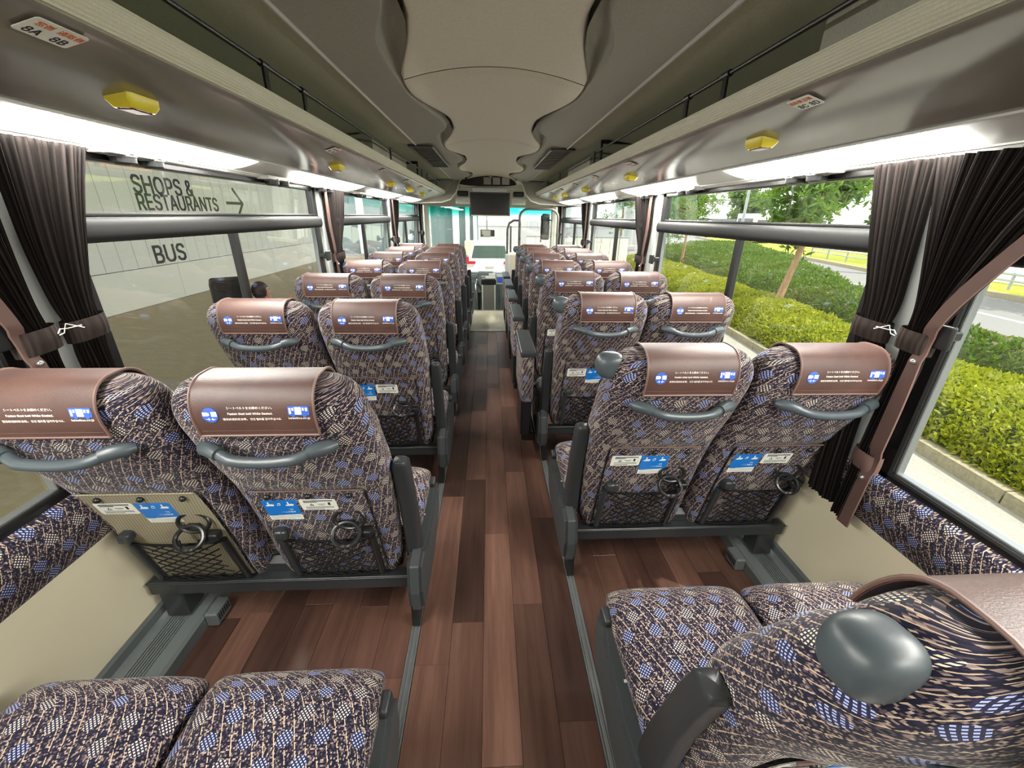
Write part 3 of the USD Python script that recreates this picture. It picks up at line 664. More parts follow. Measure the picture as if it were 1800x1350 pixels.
BUSW = union_all([sbox(.0845, .978, .0895, .993), sbox(.0915, .986, .0960, .993), sbox(.098, .9765, .1135, .9945), sbox(.1155, .986, .1205, .993), rrect(.123, .985, .1285, .993, .001)])
DISC, BUCK, BUSB, BUSW = [affinity.translate(affinity.scale(q, .95, 1, origin=(0, 0)), 0, .046) for q in (DISC, BUCK, BUSB, BUSW)]
def panel_pt(cx, x, z, d=0.0):   # a point on the recessed rear panel
    return (cx + x, rear_y(z) + .010 - d, z)
def on_panel(shape, cx, d0, d1):
    m = flat(shape, d1 - d0); v = m.vertices
    y = np.array([rear_y(z) for z in v[:, 1]]) + .0125 - d0 - v[:, 2]
    t = trimesh.Trimesh(np.stack([v[:, 0] + cx, y, v[:, 1]], 1), m.faces, process=False); t.fix_normals(); return t
def one_seat(t, cx, white_first, panel_mat='moquette', knob=0, cush_x=0.0):
    m, uv = backrest_mesh(cx); b = obj('backrest', m, 'moquette', t, smooth=True, uv=uv)
    m, uv = cushion_mesh(cush_x); obj('seat_cushion', m, 'moquette', t, smooth=True, uv=uv)
    # recessed rear panel with three buttons
    nz = 14; P = np.array([[panel_pt(cx, x, z, -.0015) for x in np.linspace(-.163, .163, 6)] for z in np.linspace(.248, .702, nz)]); UV = P[:, :, [0, 2]].reshape(-1, 2) * 1.0 + .013
    Q = np.concatenate([P + [0, .012, 0]]); top = np.array([P[-1], Q[-1]])
    gm = grid(P); obj('rear_panel', gm, panel_mat, b, smooth=True, uv=UV)
    obj('panel_lip', [tube([panel_pt(cx, -.16, .702, .001), panel_pt(cx, .16, .702, .001)], .003, 6)], panel_mat if panel_mat != 'moquette' else 'curtain_edge', b)
    for x in (-.118, 0, .118): obj('button', [mv(trimesh.creation.icosphere(2, .0095), panel_pt(cx, x, .677, .002))], 'black_plastic', b)
    # stickers
    bx, wx = (-.147, -.037) if not white_first else (-.038, -.150)
    z0 = .655
    st = obj('blue_sticker', on_panel(union_all([rrect(bx, z0 - .098, bx + .100, z0, .004)]), cx, .0005, .0015), 'sticker_blue', b, smooth=False)
    ic = []
    for q in (.008, .066): ic += [affinity.translate(rpoly([(0, .004), (.022, .004), (.026, .012), (.018, .014), (.012, .013), (.012, .024), (.008, .024), (.007, .012), (.001, .009)], .0008), bx + q, z0 - .032)]
    ic += [affinity.translate(Polygon([(0, 0), (.010, 0), (.012, .012), (.004, .012)]).difference(Polygon([(.002, .002), (.0085, .002), (.0095, .008), (.004, .008)])), bx + .041, z0 - .026)]
    ic += [centred(text2d('ドライバー異常時', .008, True), bx + .05, z0 - .046, .064), centred(text2d('対応システム搭載車', .008, True), bx + .05, z0 - .058, .072)]
    obj('white_print', on_panel(union_all(ic), cx, .0015, .0021), 'sticker_white', b, smooth=False)
    obj('lower_label', on_panel(rrect(bx, z0 - .098, bx + .100, z0 - .068, .003), cx, .0015, .0019), 'sticker_white', b, smooth=False)
    obj('grey_print', on_panel(union_all([sbox(bx + .006, z0 - .080 - .006 * q, bx + .094 - .02 * (q == 2), z0 - .0785 - .006 * q) for q in range(3)]), cx, .0019, .0023), 'print_grey', b, smooth=False)
    obj('white_sticker', on_panel(rrect(wx, z0 - .052, wx + .108, z0 + .002, .006), cx, .0005, .0013), 'sticker_white', b, smooth=False)
    dk = [sbox(wx + .012, z0 - .0085, wx + .098, z0 - .0045), sbox(wx + .012, z0 - .0145, wx + .052, z0 - .0115), Polygon([(wx + .026, z0 - .030), (wx + .040, z0 - .030), (wx + .033, z0 - .019)]).difference(Polygon([(wx + .0295, z0 - .028), (wx + .0365, z0 - .028), (wx + .033, z0 - .0225)])), sbox(wx + .082, z0 - .028, wx + .089, z0 - .015), sbox(wx + .05, z0 - .023, wx + .074, z0 - .0215), sbox(wx + .053, z0 - .0275, wx + .07, z0 - .0262)] + [sbox(wx + .012, z0 - .0365 - .0052 * q, wx + .096 - .03 * (q == 2), z0 - .0350 - .0052 * q) for q in range(3)]
    obj('dark_print', on_panel(union_all(dk), cx, .0013, .0018), 'print_dark', b, smooth=False)
    # hook, cup rings, net pocket
    h = panel_pt(cx, -.128, .502); obj('hook', [rbox(np.add(h, (-.020, -.034, -.017)), np.add(h, (.016, .004, .018)), .010, 6), rbox(np.add(h, (.004, -.036, -.014)), np.add(h, (.024, -.018, .020)), .007, 6)], 'dark_plastic', b)
    c = np.array(panel_pt(cx, .085, .537)); cup = obj('cup_holder', [ring(c + (0, -.036, -.018), .042, .0070, (0, -.72, .69), 30, 8, sc=(1, .86)), ring(c + (.010, -.014, .024), .047, .0062, (0, 1, -.15), 30, 8, sc=(1, .70)), rbox(c + (.025, -.03, -.045), c + (.075, .004, -.016), .008, 6), rbox(c + (-.02, -.012, -.005), c + (.02, .004, .012), .005, 6)], 'black_plastic', b)
    obj('cup_pad', [cyl(c + (0, -.048, -.052), c + (0, -.044, -.046), .030, 20), tube([c + (-.03, -.04, -.022), c + (-.026, -.046, -.05), c + (.026, -.046, -.05), c + (.03, -.04, -.022)], .004, 6)], 'black_plastic', b)
    for x in (-.146, .146): obj('net_bar', [rbox(np.minimum(panel_pt(cx, x - .011, .226, .020), panel_pt(cx, x + .011, .452, .020)), np.maximum(panel_pt(cx, x - .011, .226, .0), panel_pt(cx, x + .011, .226, .0)), .008, 6)] if False else [tube([panel_pt(cx, x, .252, .008), panel_pt(cx, x, .36, .008), panel_pt(cx, x, .470, .008)], .0125, 10, flat=.8)], 'black_plastic' if x > 0 else 'dark_plastic', b)
    cords = []
    def npt(x, z): return panel_pt(cx, x, z, .012 + .012 * (1 - (x / .145) ** 2))
    for q in range(-7, 8):
        for sg in (1, -1):
            pts = []
            for tq in np.linspace(0, 1, 7):
                z = .258 + .200 * tq; x = q * .052 + sg * (tq - .5) * .36
                if abs(x) <= .140: pts.append(npt(x, z))
            if len(pts) > 1: cords.append(tube(pts, .0026, 4, cap=False))
    for z, r in ((.462, .0040), (.255, .004)): cords.append(tube([npt(x, z) for x in np.linspace(-.143, .143, 9)], r, 6))
    obj('net_pocket', cords, 'net_cord', b)
    # grab handle across the back
    hz = .922; pts = []; rad = []
    for x in np.linspace(-.118, .118, 17):
        k = 1 - (x / .118) ** 2; pts.append((cx + x, rear_y(hz) - .020 - .022 * min(1, k * 1.6), hz - .022 * k ** .8)); rad.append(.0140)
    gh = obj('grab_handle', [tube(pts, rad, 12)], 'grip_plastic', b, smooth=60)
    for x in (-1, 1): obj('handle_end', [tube([(cx + x * .104, rear_y(hz) - .030, hz - .004), (cx + x * .122, rear_y(hz) - .022, hz), (cx + x * .148, rear_y(hz) - .008, hz + .001), (cx + x * .162, rear_y(hz) + .002, hz + .001)], [.0168, .0180, .0180, .010], 12)], 'grip_plastic', gh)
    if knob:
        kx, kz = cx + knob * .196, 1.035; sph = trimesh.creation.icosphere(4, 1.0); v = sph.vertices.copy()
        v = np.sign(v) * abs(v) ** .82; v *= np.array([.046, .037, .042]); v *= (1 + .10 * np.sin(3 * np.arctan2(v[:, 2], v[:, 1]) + .6) * np.clip(v[:, 0] * -knob / .036 + 1, 0, 1) * .5)[:, None]
        obj('grip_knob', trimesh.Trimesh(v + [kx + knob * .016, rear_y(kz) + .085, kz], sph.faces, process=False) if knob > 0 else trimesh.Trimesh(v + [kx - .026, rear_y(kz) + .085, kz], sph.faces, process=False), 'grip_plastic', b, smooth=True)
    # leather head cover with its print
    cv = obj('headrest_cover', cover_mesh(cx), 'leather', t, smooth=40)
    pp = []
    for sx_ in (-1, 1): pp.append(tube([(cx + sx_ * CW, a, z) for a, z in COV_OUT], .0032, 6))
    pp.append(tube([(cx - CW, COV_OUT[0, 0], COV_OUT[0, 1]), (cx + CW, COV_OUT[0, 0], COV_OUT[0, 1])], .0032, 6))
    obj('piping', pp, 'leather_edge', cv)
    obj('stitch_line', on_cover(sbox(-CW + .008, .9775, CW - .008, .9787), cx, .0006), 'leather_edge', cv, smooth=False)
    obj('white_lettering', on_cover(union_all([LET, URL]), cx), 'print_white', cv, smooth=False)
    obj('belt_symbol', on_cover(DISC.difference(BUCK), cx), 'print_blue', cv, smooth=False)
    obj('buckle_mark', on_cover(BUCK, cx), 'print_white', cv, smooth=False)
    obj('bus_symbol', on_cover(BUSB.difference(BUSW), cx), 'print_blue', cv, smooth=False)
    obj('bus_windows', on_cover(BUSW, cx), 'print_white', cv, smooth=False)
AIS, WIN = .568, 1.04
def twin_seat(s, label, loc_y, beige=False, shift=0.0, cush=0.0):
    """local x is relative to the middle of the pair, local y to the top of the backrests"""
    x0 = s * .80; t = thing('twin_seat', label, 'bus seat', (x0 + shift, loc_y, 0), group=None)
    AIS, WIN = (.560, 1.018) if s > 0 else (.568, 1.04); one_seat(t, s * AIS - x0, s > 0, 'moquette', knob=(-1 if s > 0 else 0), cush_x=s * .508 - x0)
    one_seat(t, s * WIN - x0, (s < 0), 'panel_beige' if beige else 'moquette', knob=0, cush_x=s * .942 - x0)
    oy = .075
    X = lambda a: s * a - x0
    obj('frame_beam', [cbox((X(.325), .265, .180), (X(1.24), .315, .234), .006), cbox((X(.36), .31, .215), (X(1.15), .66, .288), .02), cbox((X(.325), .263, .227), (X(1.24), .269, .2335), .001)], 'dark_plastic', t)
    obj('leg', [ext(rpoly([(.240, 0), (.310, 0), (.330, .18), (.375, .32), (.275, .32), (.260, .18)], .01), 'x', min(X(.300), X(.328)), max(X(.300), X(.328)))], 'black_plastic', t, smooth=20)
    obj('wall_bracket', [cbox((X(1.14), .27, .066), (X(1.22), .36, .19), .006)], 'dark_plastic', t)
    pl = rpoly([(y_ + oy, z_ + .025) for y_, z_ in [(.13, .11), (.19, .085), (.42, .09), (.585, .14), (.63, .21), (.632, .315), (.575, .325), (.50, .285), (.36, .262), (.27, .275), (.215, .318), (.145, .30), (.12, .2)]], .012)
    a, b = sorted((X(.268), X(.322)))
    body = ext(pl, 'x', a + .012, b - .012); inner = ext(pl.buffer(-.012), 'x', a, b)
    sh = Manifold.batch_boolean([Manifold(manifold3d.Mesh(np.float32(m.vertices), np.uint32(m.faces))) for m in ()], manifold3d.OpType.Add) if False else None
    shp = obj('side_shield', [body, inner], 'shield_plastic', t, smooth=25)
    obj('recline_lever', [rbox((X(.274) if s > 0 else X(.316), .565 + oy, .337), (X(.316) if s > 0 else X(.274), .622 + oy, .367), .009, 6)], 'dark_plastic', shp)
    obj('lever_label', [cbox((X(.300), .44 + oy, .293), (X(.316), .495 + oy, .3015), .001)], 'fare_light', shp)
    obj('label_arrows', [cbox((X(.303), .45 + oy + .02 * q, .3013), (X(.313), .462 + oy + .02 * q, .3022), 0) for q in (0, 1)], 'print_dark', shp)
    bk = obj('buckle', [rbox((X(.318), .29 + oy, .27), (X(.340), .378 + oy, .360), .006, 6)], 'shield_plastic', t)
    obj('red_button', [cbox((X(.3185), .372 + oy, .343), (X(.3395), .386 + oy, .371), .003)], 'red_plastic', bk)
    # armrest, folded up
    path = [(.335, .27), (.333, .325), (.322, .42), (.298, .54), (.268, .66), (.245, .735), (.242, .748)]
    rows = []
    for k, (y, z) in enumerate(path):
        w, d = [(.024, .045), (.027, .045), (.027, .040), (.027, .034), (.027, .033), (.026, .031), (.018, .022)][k]; th = np.linspace(0, 2 * PI, 25)
        rows.append(np.stack([X(.310) + w * np.sign(np.cos(th)) * abs(np.cos(th)) ** .5, y + d * np.sign(np.sin(th)) * abs(np.sin(th)) ** .5, z + 0 * th], 1))
    rows = [np.tile(rows[0].mean(0), (25, 1))] + rows + [np.tile(rows[-1].mean(0) + [0, 0, .003], (25, 1))]
    m = grid(np.array(rows)); m.merge_vertices(); m.fix_normals(); obj('armrest', m, 'dark_plastic', t, smooth=40)
    return t
LY = [-.04, .85, 1.745, 2.60, 3.45, 4.28, 4.98, 5.62]
RY = [.168, 1.06, 1.965, 2.82, 3.58, 4.35, 5.05, 5.68]
ROW = ['in the nearest row, only its cushions in view', 'second row from the camera', 'third row', 'fourth row', 'fifth row', 'sixth row', 'seventh row', 'foremost row']
ls = twin_seat(-1, 'pair of patterned coach seats left of the aisle, ' + ROW[2], LY[2])
twin_seat(-1, 'near left pair of coach seats, its window seat with a pale beige back panel', LY[1], beige=True)
for i in (3, 4, 5, 6, 7): dup(ls, (-.80, LY[i], 0), 'pair of patterned coach seats left of the aisle, ' + ROW[i])
rs = twin_seat(1, 'pair of patterned coach seats right of the aisle, ' + ROW[1], RY[1])
for i in (2, 3, 4, 5, 6, 7): dup(rs, (.80, RY[i], 0), 'pair of patterned coach seats right of the aisle, ' + ROW[i])
dup(ls, (-.80, LY[0], 0), 'pair of patterned seat cushions at the lower left edge of the picture')
dup(rs, (.825, RY[0], 0), 'nearest pair of coach seats, grey grip knob close to the camera')
# folded jump seats along the right side of the aisle
def jump_seat(y, lab):
    t = thing('jump_seat', lab, 'folding seat', (.19, y, 0), group='folded jump seats along the aisle')
    xs = np.linspace(0, 1, 2); N = 48; th = np.linspace(0, 2 * PI, N); P, UV = [], []
    for z, k in ((.42, .55), (.425, .85), (.44, .97), (.47, 1), (.56, 1), (.66, 1), (.715, 1), (.722, .95)):
        x = .042 * k * np.sign(np.cos(th)) * abs(np.cos(th)) ** .5; yy = .26 + .245 * (1 - (1 - k) * .15) * np.sign(np.sin(th)) * abs(np.sin(th)) ** .35
        L = np.concatenate([[0], np.cumsum(np.hypot(np.diff(x), np.diff(yy)))]); P.append(np.stack([x, yy, np.full(N, z)], 1)); UV.append(np.stack([L, np.full(N, z)], 1))
    P = [np.tile(P[0].mean(0), (N, 1))] + P; UV = [UV[0]] + UV
    m = grid(np.array(P)); obj('cushion', m, 'moquette', t, smooth=True, uv=np.array(UV).reshape(-1, 2))
    obj('top_cap', rbox((-.044, .012, .705), (.046, .508, .742), .010, 6), 'dark_plastic', t)
    obj('hinge', [cbox((-.02, .12, .10), (.07, .40, .16), .01), cbox((-.03, .08, .16), (.035, .44, .43), .012)], 'black_plastic', t)
    return t
js = jump_seat(RY[2] + .205, 'folded fabric jump seat with dark top on the right of the aisle, nearest of five')
for i, o in zip((3, 4, 5, 6), ('second', 'third', 'fourth', 'farthest')): dup(js, (.19, RY[i] + .205, 0), f'folded fabric jump seat with dark top on the right of the aisle, {o} of five')

# ================================================================== FRONT OF THE BUS
ff = thing('wall_front', None, None, kind='structure')
obj('front_header', [ext(Polygon([(-1.27, 1.60), (1.27, 1.60), (1.27, 2.10), (-1.27, 2.10)]).difference(Point(0, 0).buffer(.001)), 'y', 8.62, 8.66)], 'bulkhead_cream', ff)
AR = [(-1.26, 1.62), (-.80, 1.64), (-.66, 1.68), (-.57, 1.775), (-.52, 1.90), (-.46, 2.0)]
obj('arch', [ext(affinity.scale(Polygon(AR + [(-.46, 2.10), (-1.26, 2.10)]), k_, 1, origin=(0, 0)), 'y', 7.30, 7.36) for k_ in (1, -1)], 'side_cloth_shaded', ff)
obj('arch_rim', [tube([(k_ * x, 7.295, z) for x, z in AR], .011, 8) for k_ in (1, -1)], 'print_white', ff)
obj('ceiling_front', cbox((-1.27, 7.34, 2.00), (1.27, 8.64, 2.03), 0), 'bulkhead_cream', ff)
obj('corner_post', [cbox((s * 1.20, 8.55, -.5), (s * 1.28, 8.70, 1.65), .01) for s in (-1, 1)], 'bulkhead_cream', ff)
obj('lower_front', cbox((-1.3, 8.62, -.6), (1.3, 8.68, .36), .004), 'dash_grey', ff)
obj('windshield', cbox((-1.22, 8.66, .34), (1.22, 8.666, 1.63), 0), 'screen_glass', ff, smooth=False)
for s, k in ((-1, 9), (1, 10)):
    w = thing(f'window_{k}', None, None, kind='structure')
    obj('pane', cbox((s * 1.282, 7.95, .3), (s * 1.286, 8.55, 1.62), 0), 'glass', w, smooth=False)
    obj('frame', [cbox((s * 1.26, 7.93, .25), (s * 1.30, 7.98, 1.64)), cbox((s * 1.26, 7.93, .25), (s * 1.30, 8.58, .31)), cbox((s * 1.26, 7.93, -.6), (s * 1.30, 8.6, .26))], 'frame_black', w)
ds = thing('dashboard', 'grey moulded dashboard across the front of the bus below the windshield', 'dashboard')
obj('console', [rbox((-1.18, 8.10, -.45), (1.18, 8.60, .385), .05), rbox((-1.1, 7.95, -.45), (-.25, 8.15, .30), .04)], 'dash_grey', ds)
obj('vent_strip', cbox((-1.0, 8.30, .383), (1.0, 8.42, .392), .003), 'black_plastic', ds)
obj('handrail', [tube([(-.27, 7.35, -.45), (-.27, 7.35, .20), (-.27, 7.42, .30), (-.27, 7.9, .32)], .020, 10)], 'metal', ds)
fb = thing('fare_box', 'grey boxy fare machine standing at the front end of the aisle', 'fare machine', (-.045, 7.25, -.5))
obj('cabinet', [cbox((-.115, 0, 0), (.115, .30, .83), .008)], 'fare_grey', fb)
obj('side_trim', [cbox((-.122, -.004, 0), (-.098, .31, .83), .003), cbox((.098, -.004, 0), (.122, .31, .83), .003)], 'fare_light', fb)
obj('head', [rbox((-.13, -.012, .83), (.13, .33, .925), .02)], 'black_plastic', fb)
obj('coin_tray', [cbox((-.06, .02, .92), (.12, .2, .96), .01), cbox((.0, .10, .95), (.12, .25, 1.0), .01)], 'fare_light', fb)
obj('lock', [cyl((x, -.006, .66), (x, .004, .66), .010, 14) for x in (-.085, .085)], 'metal', fb)
tk = thing('ticket_machine', 'grey ticket reader with a sloping head beyond the fare machine', 'ticket machine', (-.12, 7.72, -.5))
obj('head', [cbox((-.13, 0, .60), (.17, .22, .98), .02)], 'dash_grey', tk); obj('stand', cbox((-.05, .05, 0), (.08, .18, .62), .01), 'dash_grey', tk)
obj('display', cbox((-.06, -.006, .83), (.10, .002, .92), .004), 'fare_light', tk)
sc = thing('screen', 'small upright driver display with a bluish panel beside the fare machine', 'display', (.18, 7.8, .25))
obj('panel', [cbox((-.09, 0, 0), (.09, .04, .19), .01)], 'fare_light', sc); obj('face', cbox((-.07, -.003, .03), (.07, .001, .14), .002), 'print_blue', sc); obj('stand', cbox((-.03, .01, -.7), (.03, .05, .02), .01), 'dash_grey', sc)
pb = thing('partition', 'beige waist-high partition behind the driver to the right of the aisle end', 'partition')
obj('board', [rbox((.27, 6.62, -.45), (1.20, 6.68, .90), .02)], 'partition_beige', pb); obj('edge_post', rbox((.215, 6.60, -.45), (.285, 6.70, .90), .02), 'pillar_white', pb)
pf = thing('partition_frame', 'dark tubular frame with rounded top corners behind the driver seat', 'frame')
def arch(x0, x1, y, z0, z1, r):
    p = [(x0, y, z0), (x0, y, z1 - r)] + [(x0 + r - r * math.cos(a), y, z1 - r + r * math.sin(a)) for a in np.linspace(.2, PI / 2, 6)] + [(x1 - r + r * math.sin(a), y, z1 - r + r * math.cos(a)) for a in np.linspace(0, PI / 2 - .2, 6)] + [(x1, y, z1 - r), (x1, y, z0)]
    return p
obj('hoop', [tube(arch(.455, 1.07, 6.95, -.4, 1.555, .13), .020, 10)], 'grille', pf)
obj('screen_pane', cbox((.47, 6.948, .9), (1.055, 6.952, 1.50), 0), 'glass', pf, smooth=False)
obj('hoop', [tube([(.455, 6.95, 1.385), (.36, 6.95, 1.385), (.29, 6.95, 1.34), (.262, 6.95, 1.25), (.26, 6.95, -.4)], .017, 10), tube([(.315, 6.95, 1.30), (.315, 6.95, .9)], .014, 8)], 'grille', pf)
obj('clamp', [rbox((.445, 6.92, z), (.475, 6.98, z + .05), .01, 6) for z in (1.30, 1.10)] + [rbox((.245, 6.92, z), (.275, 6.98, z + .05), .01, 6) for z in (1.16, .98)], 'grille', pf)
tv = thing('monitor', 'black flat screen monitor hanging from the ceiling over the front of the aisle', 'monitor', (-.015, 7.05, 1.44))
obj('case', [cbox((-.315, 0, 0), (.315, .05, .345), .006)], 'black_plastic', tv); obj('display', cbox((-.295, -.003, .03), (.295, .002, .325), .002), 'screen_black', tv)
obj('lower_trim', cbox((-.30, -.006, 0), (.30, .002, .016), .003), 'partition_beige', tv); obj('hanger', [cbox((-.28, .01, .34), (.28, .19, .415), .01)], 'pillar_white', tv)
ov = thing('instrument_panel', 'dark lens-shaped overhead panel with three pale squares above the monitor', 'panel', (-.045, 7.20, 1.875))
el = Polygon([(.46 * np.sign(math.cos(a)) * abs(math.cos(a)) ** .9, .03 + (.150 if math.sin(a) > 0 else .034) * math.sin(a) * 1.0) for a in np.linspace(0, 2 * PI, 64)[:-1]])
obj('lens', ext(el, 'y', 0, .03), 'screen_black', ov); obj('rim', [tube([(p[0], -.004, p[1]) for p in el.exterior.coords], .009, 6)], 'bulkhead_cream', ov)
for k in range(3): obj('pale_square', cbox((-.07 + .145 * k, -.005, .03), (.05 + .145 * k, .001, .135), .004), 'speaker_grey', ov)
obj('spot_lamp', [mv(trimesh.creation.icosphere(2, .028), (.045, -.015, .145))], 'metal', ov); obj('mount', cbox((-.45, .03, -.03), (.45, .10, .20), .01), 'bulkhead_cream', ov)
for s in (-1, 1):
    sp = thing('speaker_box', f'small pale overhead box on the {"left" if s < 0 else "right"} of the hanging monitor', 'box', (s * .46, 7.4, 1.62))
    obj('case', rbox((-.12, 0, 0), (.12, .12, .10), .01), 'fare_light', sp); obj('slot', [cbox((-.10, -.004, .03 + .02 * q), (.10, .002, .038 + .02 * q), .001) for q in range(3)], 'print_grey', sp); obj('camera_dome', rbox((-.09, .0, .12), (.09, .10, .20), .02), 'black_plastic', sp)
mr = thing('mirror', 'rounded rear-view mirror hanging inside the windshield', 'mirror', (-.075, 8.5, 1.06))
obj('face', rbox((-.13, 0, 0), (.075, .02, .135), .010), 'mirror', mr); obj('shell', rbox((.07, -.005, .01), (.15, .03, .13), .014), 'grille', mr); obj('stem', [tube([(.0, .02, .13), (.0, .05, .3), (.0, .12, .55)], .006, 6)], 'black_metal', mr)
lamp = thing('side_mirror', 'white round outside mirror on a bent arm at the left corner of the windshield', 'mirror', (-1.0, 8.85, .55))
obj('head', [mv(trimesh.creation.icosphere(3, 1.0).apply_transform(np.diag([.10, .03, .075, 1])), (0, 0, .12))], 'print_white', lamp); obj('arm', [tube([(-.20, -.18, -.2), (-.16, 0, 0), (-.15, 0, .14), (-.05, .01, .12)], .012, 8)], 'print_white', lamp)
ms = thing('mirror_bracket', 'dark folded wing mirror seen through the right side of the windshield', 'mirror', (1.14, 8.9, 1.0))
obj('housing', rbox((-.09, 0, 0), (.07, .1, .50), .03), 'grille', ms); obj('arm', [tube([(-.10, .04, -.05), (-.10, .04, .46), (-.02, .04, .50)], .012, 8), tube([(.0, .05, .40), (.07, -.05, .38), (.10, -.24, .36)], .014, 8)], 'black_metal', ms)

# ================================================================== OUTSIDE
ZG, ZS = -1.10, -.95
plain('asphalt', rgb(118, 118, 116), .8, .3)
speckled('bay_concrete', rgb(150, 148, 138), rgb(138, 136, 127), 30, .8, .3)
speckled('kerb', rgb(150, 143, 118), rgb(132, 125, 102), 25, .85, .3)
g = G(); p = g.pos(); a, b, _ = g.xyz(p); n1 = g.noise(g.scale(p, (.9, 2.6, 1)), 4.0, 5, .65); n2 = g.noise(p, 55, 3)
M['paving'] = g.principled('paving', base_color=g.mix(g.m('multiply_add', n1, .8, g.m('multiply', n2, .35)), rgb(150, 136, 108), rgb(190, 178, 150)), roughness=.7)
plain('wall_panel', rgb(232, 235, 229), .45, .4); plain('wall_panel_low', rgb(236, 238, 230), .45, .4); plain('joint_dark', rgb(70, 74, 72), .7); plain('sign_print', rgb(42, 44, 48), .6)
plain('canopy_white', rgb(226, 226, 220), .6)
plain('road_white', rgb(232, 232, 226), .7)
plain('grass', rgb(170, 176, 70), .9, .1)
def leaf_mat(name, a, b, c, trans=.35):
    g = G(); w = g.add('white_noise_texture', 'value', vector=g.add('vector_math', 'vector', math_type='floor', vector1=g.scale(g.pos(), (9., 9., 9.))))
    r = g.add('geometry', 'random_per_island'); col = g.ramp(g.m('multiply_add', r, .7, g.m('multiply', w, .3)), [(0, a), (.5, b), (1, c)])
    d = g.add('principled_bsdf', 'BSDF', base_color=col, roughness=.5, specular_ior_level=.35); t = g.add('translucent_bsdf', 'BSDF', color=g.mix(.35, col, (.45, .6, .05)))
    M[name] = g.done(name, g.add('mix_closure', 'closure', fac=trans, closure1=d, closure2=t))
leaf_mat('leaf_yellow', rgb(120, 128, 28), rgb(178, 178, 44), rgb(222, 214, 78)); leaf_mat('leaf_green', rgb(58, 84, 36), rgb(100, 130, 56), rgb(148, 172, 84)); leaf_mat('leaf_tree', rgb(74, 108, 44), rgb(120, 158, 66), rgb(176, 200, 104)); leaf_mat('leaf_far', rgb(70, 100, 50), rgb(110, 140, 72), rgb(150, 170, 96))
g = G(); p = g.pos(); n1 = g.noise(g.scale(p, (1, 1, .3)), 24, 4); M['bark'] = g.principled('bark', base_color=g.mix(n1, rgb(112, 84, 56), rgb(190, 158, 122)), roughness=.85, normal=g.bump(n1, .01))
plain('soil', rgb(84, 72, 54), .9); plain('hedge_core', rgb(70, 82, 30), .9)
plain('bus_white', rgb(236, 236, 232), .25, .6); plain('bus_orange', rgb(232, 140, 30), .3, .5); plain('car_white', rgb(238, 240, 240), .2, .6); plain('car_glass', rgb(70, 86, 80), .08, .8); plain('tail_red', rgb(214, 30, 44), .2, .6); plain('tyre', rgb(24, 24, 24), .8); plain('truck_red', rgb(190, 40, 44), .4)
plain('facade_grey', rgb(112, 132, 132), .4); plain('facade_white', rgb(236, 238, 234), .5); plain('facade_beige', rgb(214, 208, 176), .6); plain('fence_white', rgb(220, 222, 206), .5); plain('concrete', rgb(168, 172, 170), .7); plain('dark_window', rgb(60, 66, 66), .15, .7); plain('pole_grey', rgb(150, 154, 154), .4, .6)
plain('skin', rgb(206, 150, 130), .5, .4); plain('hair_black', rgb(22, 18, 18), .45, .5); plain('jacket', rgb(70, 20, 34), .8, .2); plain('trousers', rgb(36, 38, 46), .8, .2); plain('pack_black', rgb(26, 26, 26), .6, .3); plain('shoe', rgb(30, 30, 30), .5); plain('eye_white', rgb(230, 230, 226), .3); plain('lip_skin', rgb(178, 96, 92), .5)

gr = thing('ground', None, None, kind='structure')
obj('asphalt', cbox((-80, -60, ZG - .3), (140, 240, ZG), 0), 'asphalt', gr)
def KX(y): return 4.62 + .115 * y                                   # kerb line right of the bus
def strip(xa, xb, ya, yb, z0, z1, mat, name, parent, n=1, **kw):
    Pp = Polygon([(xa(ya), ya), (xb(ya), ya), (xb(yb), yb), (xa(yb), yb)]); return obj(name, ext(Pp, 'z', z0, z1), mat, parent, smooth=False, **kw)
strip(lambda y: 1.3, KX, -8, 40, ZG, ZG + .006, 'bay_concrete', 'bus_bay', gr)
for k in range(26):
    y0 = -3 + k * 1.0
    obj('kerb_stone', ext(Polygon([(KX(y0 + .008), y0 + .008), (KX(y0) + .17, y0 + .008), (KX(y0 + .992) + .17, y0 + .992), (KX(y0 + .992), y0 + .992)]), 'z', ZG, ZS), 'kerb', gr, smooth=False)
strip(lambda y: KX(y) + .17, lambda y: 7.3 + .5 * max(0, y - 5), -6, 26, ZG, ZS - .03, 'soil', 'planting_bed', gr)
# far side of the road
obj('verge', ext(Polygon([(15.5, -10), (40, -10), (40, 60), (30, 60), (19.2, 14.5)]), 'z', ZG, ZS), 'grass', gr)
obj('verge_kerb', ext(Polygon([(15.2, -10), (15.5, -10), (19.2, 14.5), (30, 60), (29.6, 60), (18.9, 14.5)]), 'z', ZG, ZS + .02), 'kerb', gr)
obj('road_line', [ext(Polygon([(13.0 + .17 * y, y), (13.18 + .17 * y, y), (13.18 + .17 * (y + 40), y + 40), (13.0 + .17 * (y + 40), y + 40)]), 'z', ZG, ZG + .008) for y in (-8,)], 'road_white', gr)
def leaves(pts, nrm, L, W, rng, up=.5, tri=2):
    """small two-triangle leaves, bent along the midrib, at pts"""
    n = len(pts); d = rng.normal(size=(n, 3)); d += nrm * up; d /= np.linalg.norm(d, axis=1, keepdims=True)
    a = np.cross(d, rng.normal(size=(n, 3))); a /= np.linalg.norm(a, axis=1, keepdims=True) + 1e-9; sc = rng.uniform(.7, 1.3, (n, 1))
    v = np.stack([pts, pts + d * L * .5 * sc + a * W * .5 * sc, pts + d * L * sc, pts + d * L * .5 * sc - a * W * .5 * sc], 1).reshape(-1, 3)
    i = np.arange(n)[:, None] * 4; f = np.concatenate([i + [0, 1, 2], i + [0, 2, 3]], 0)
    return trimesh.Trimesh(v, f, process=False)
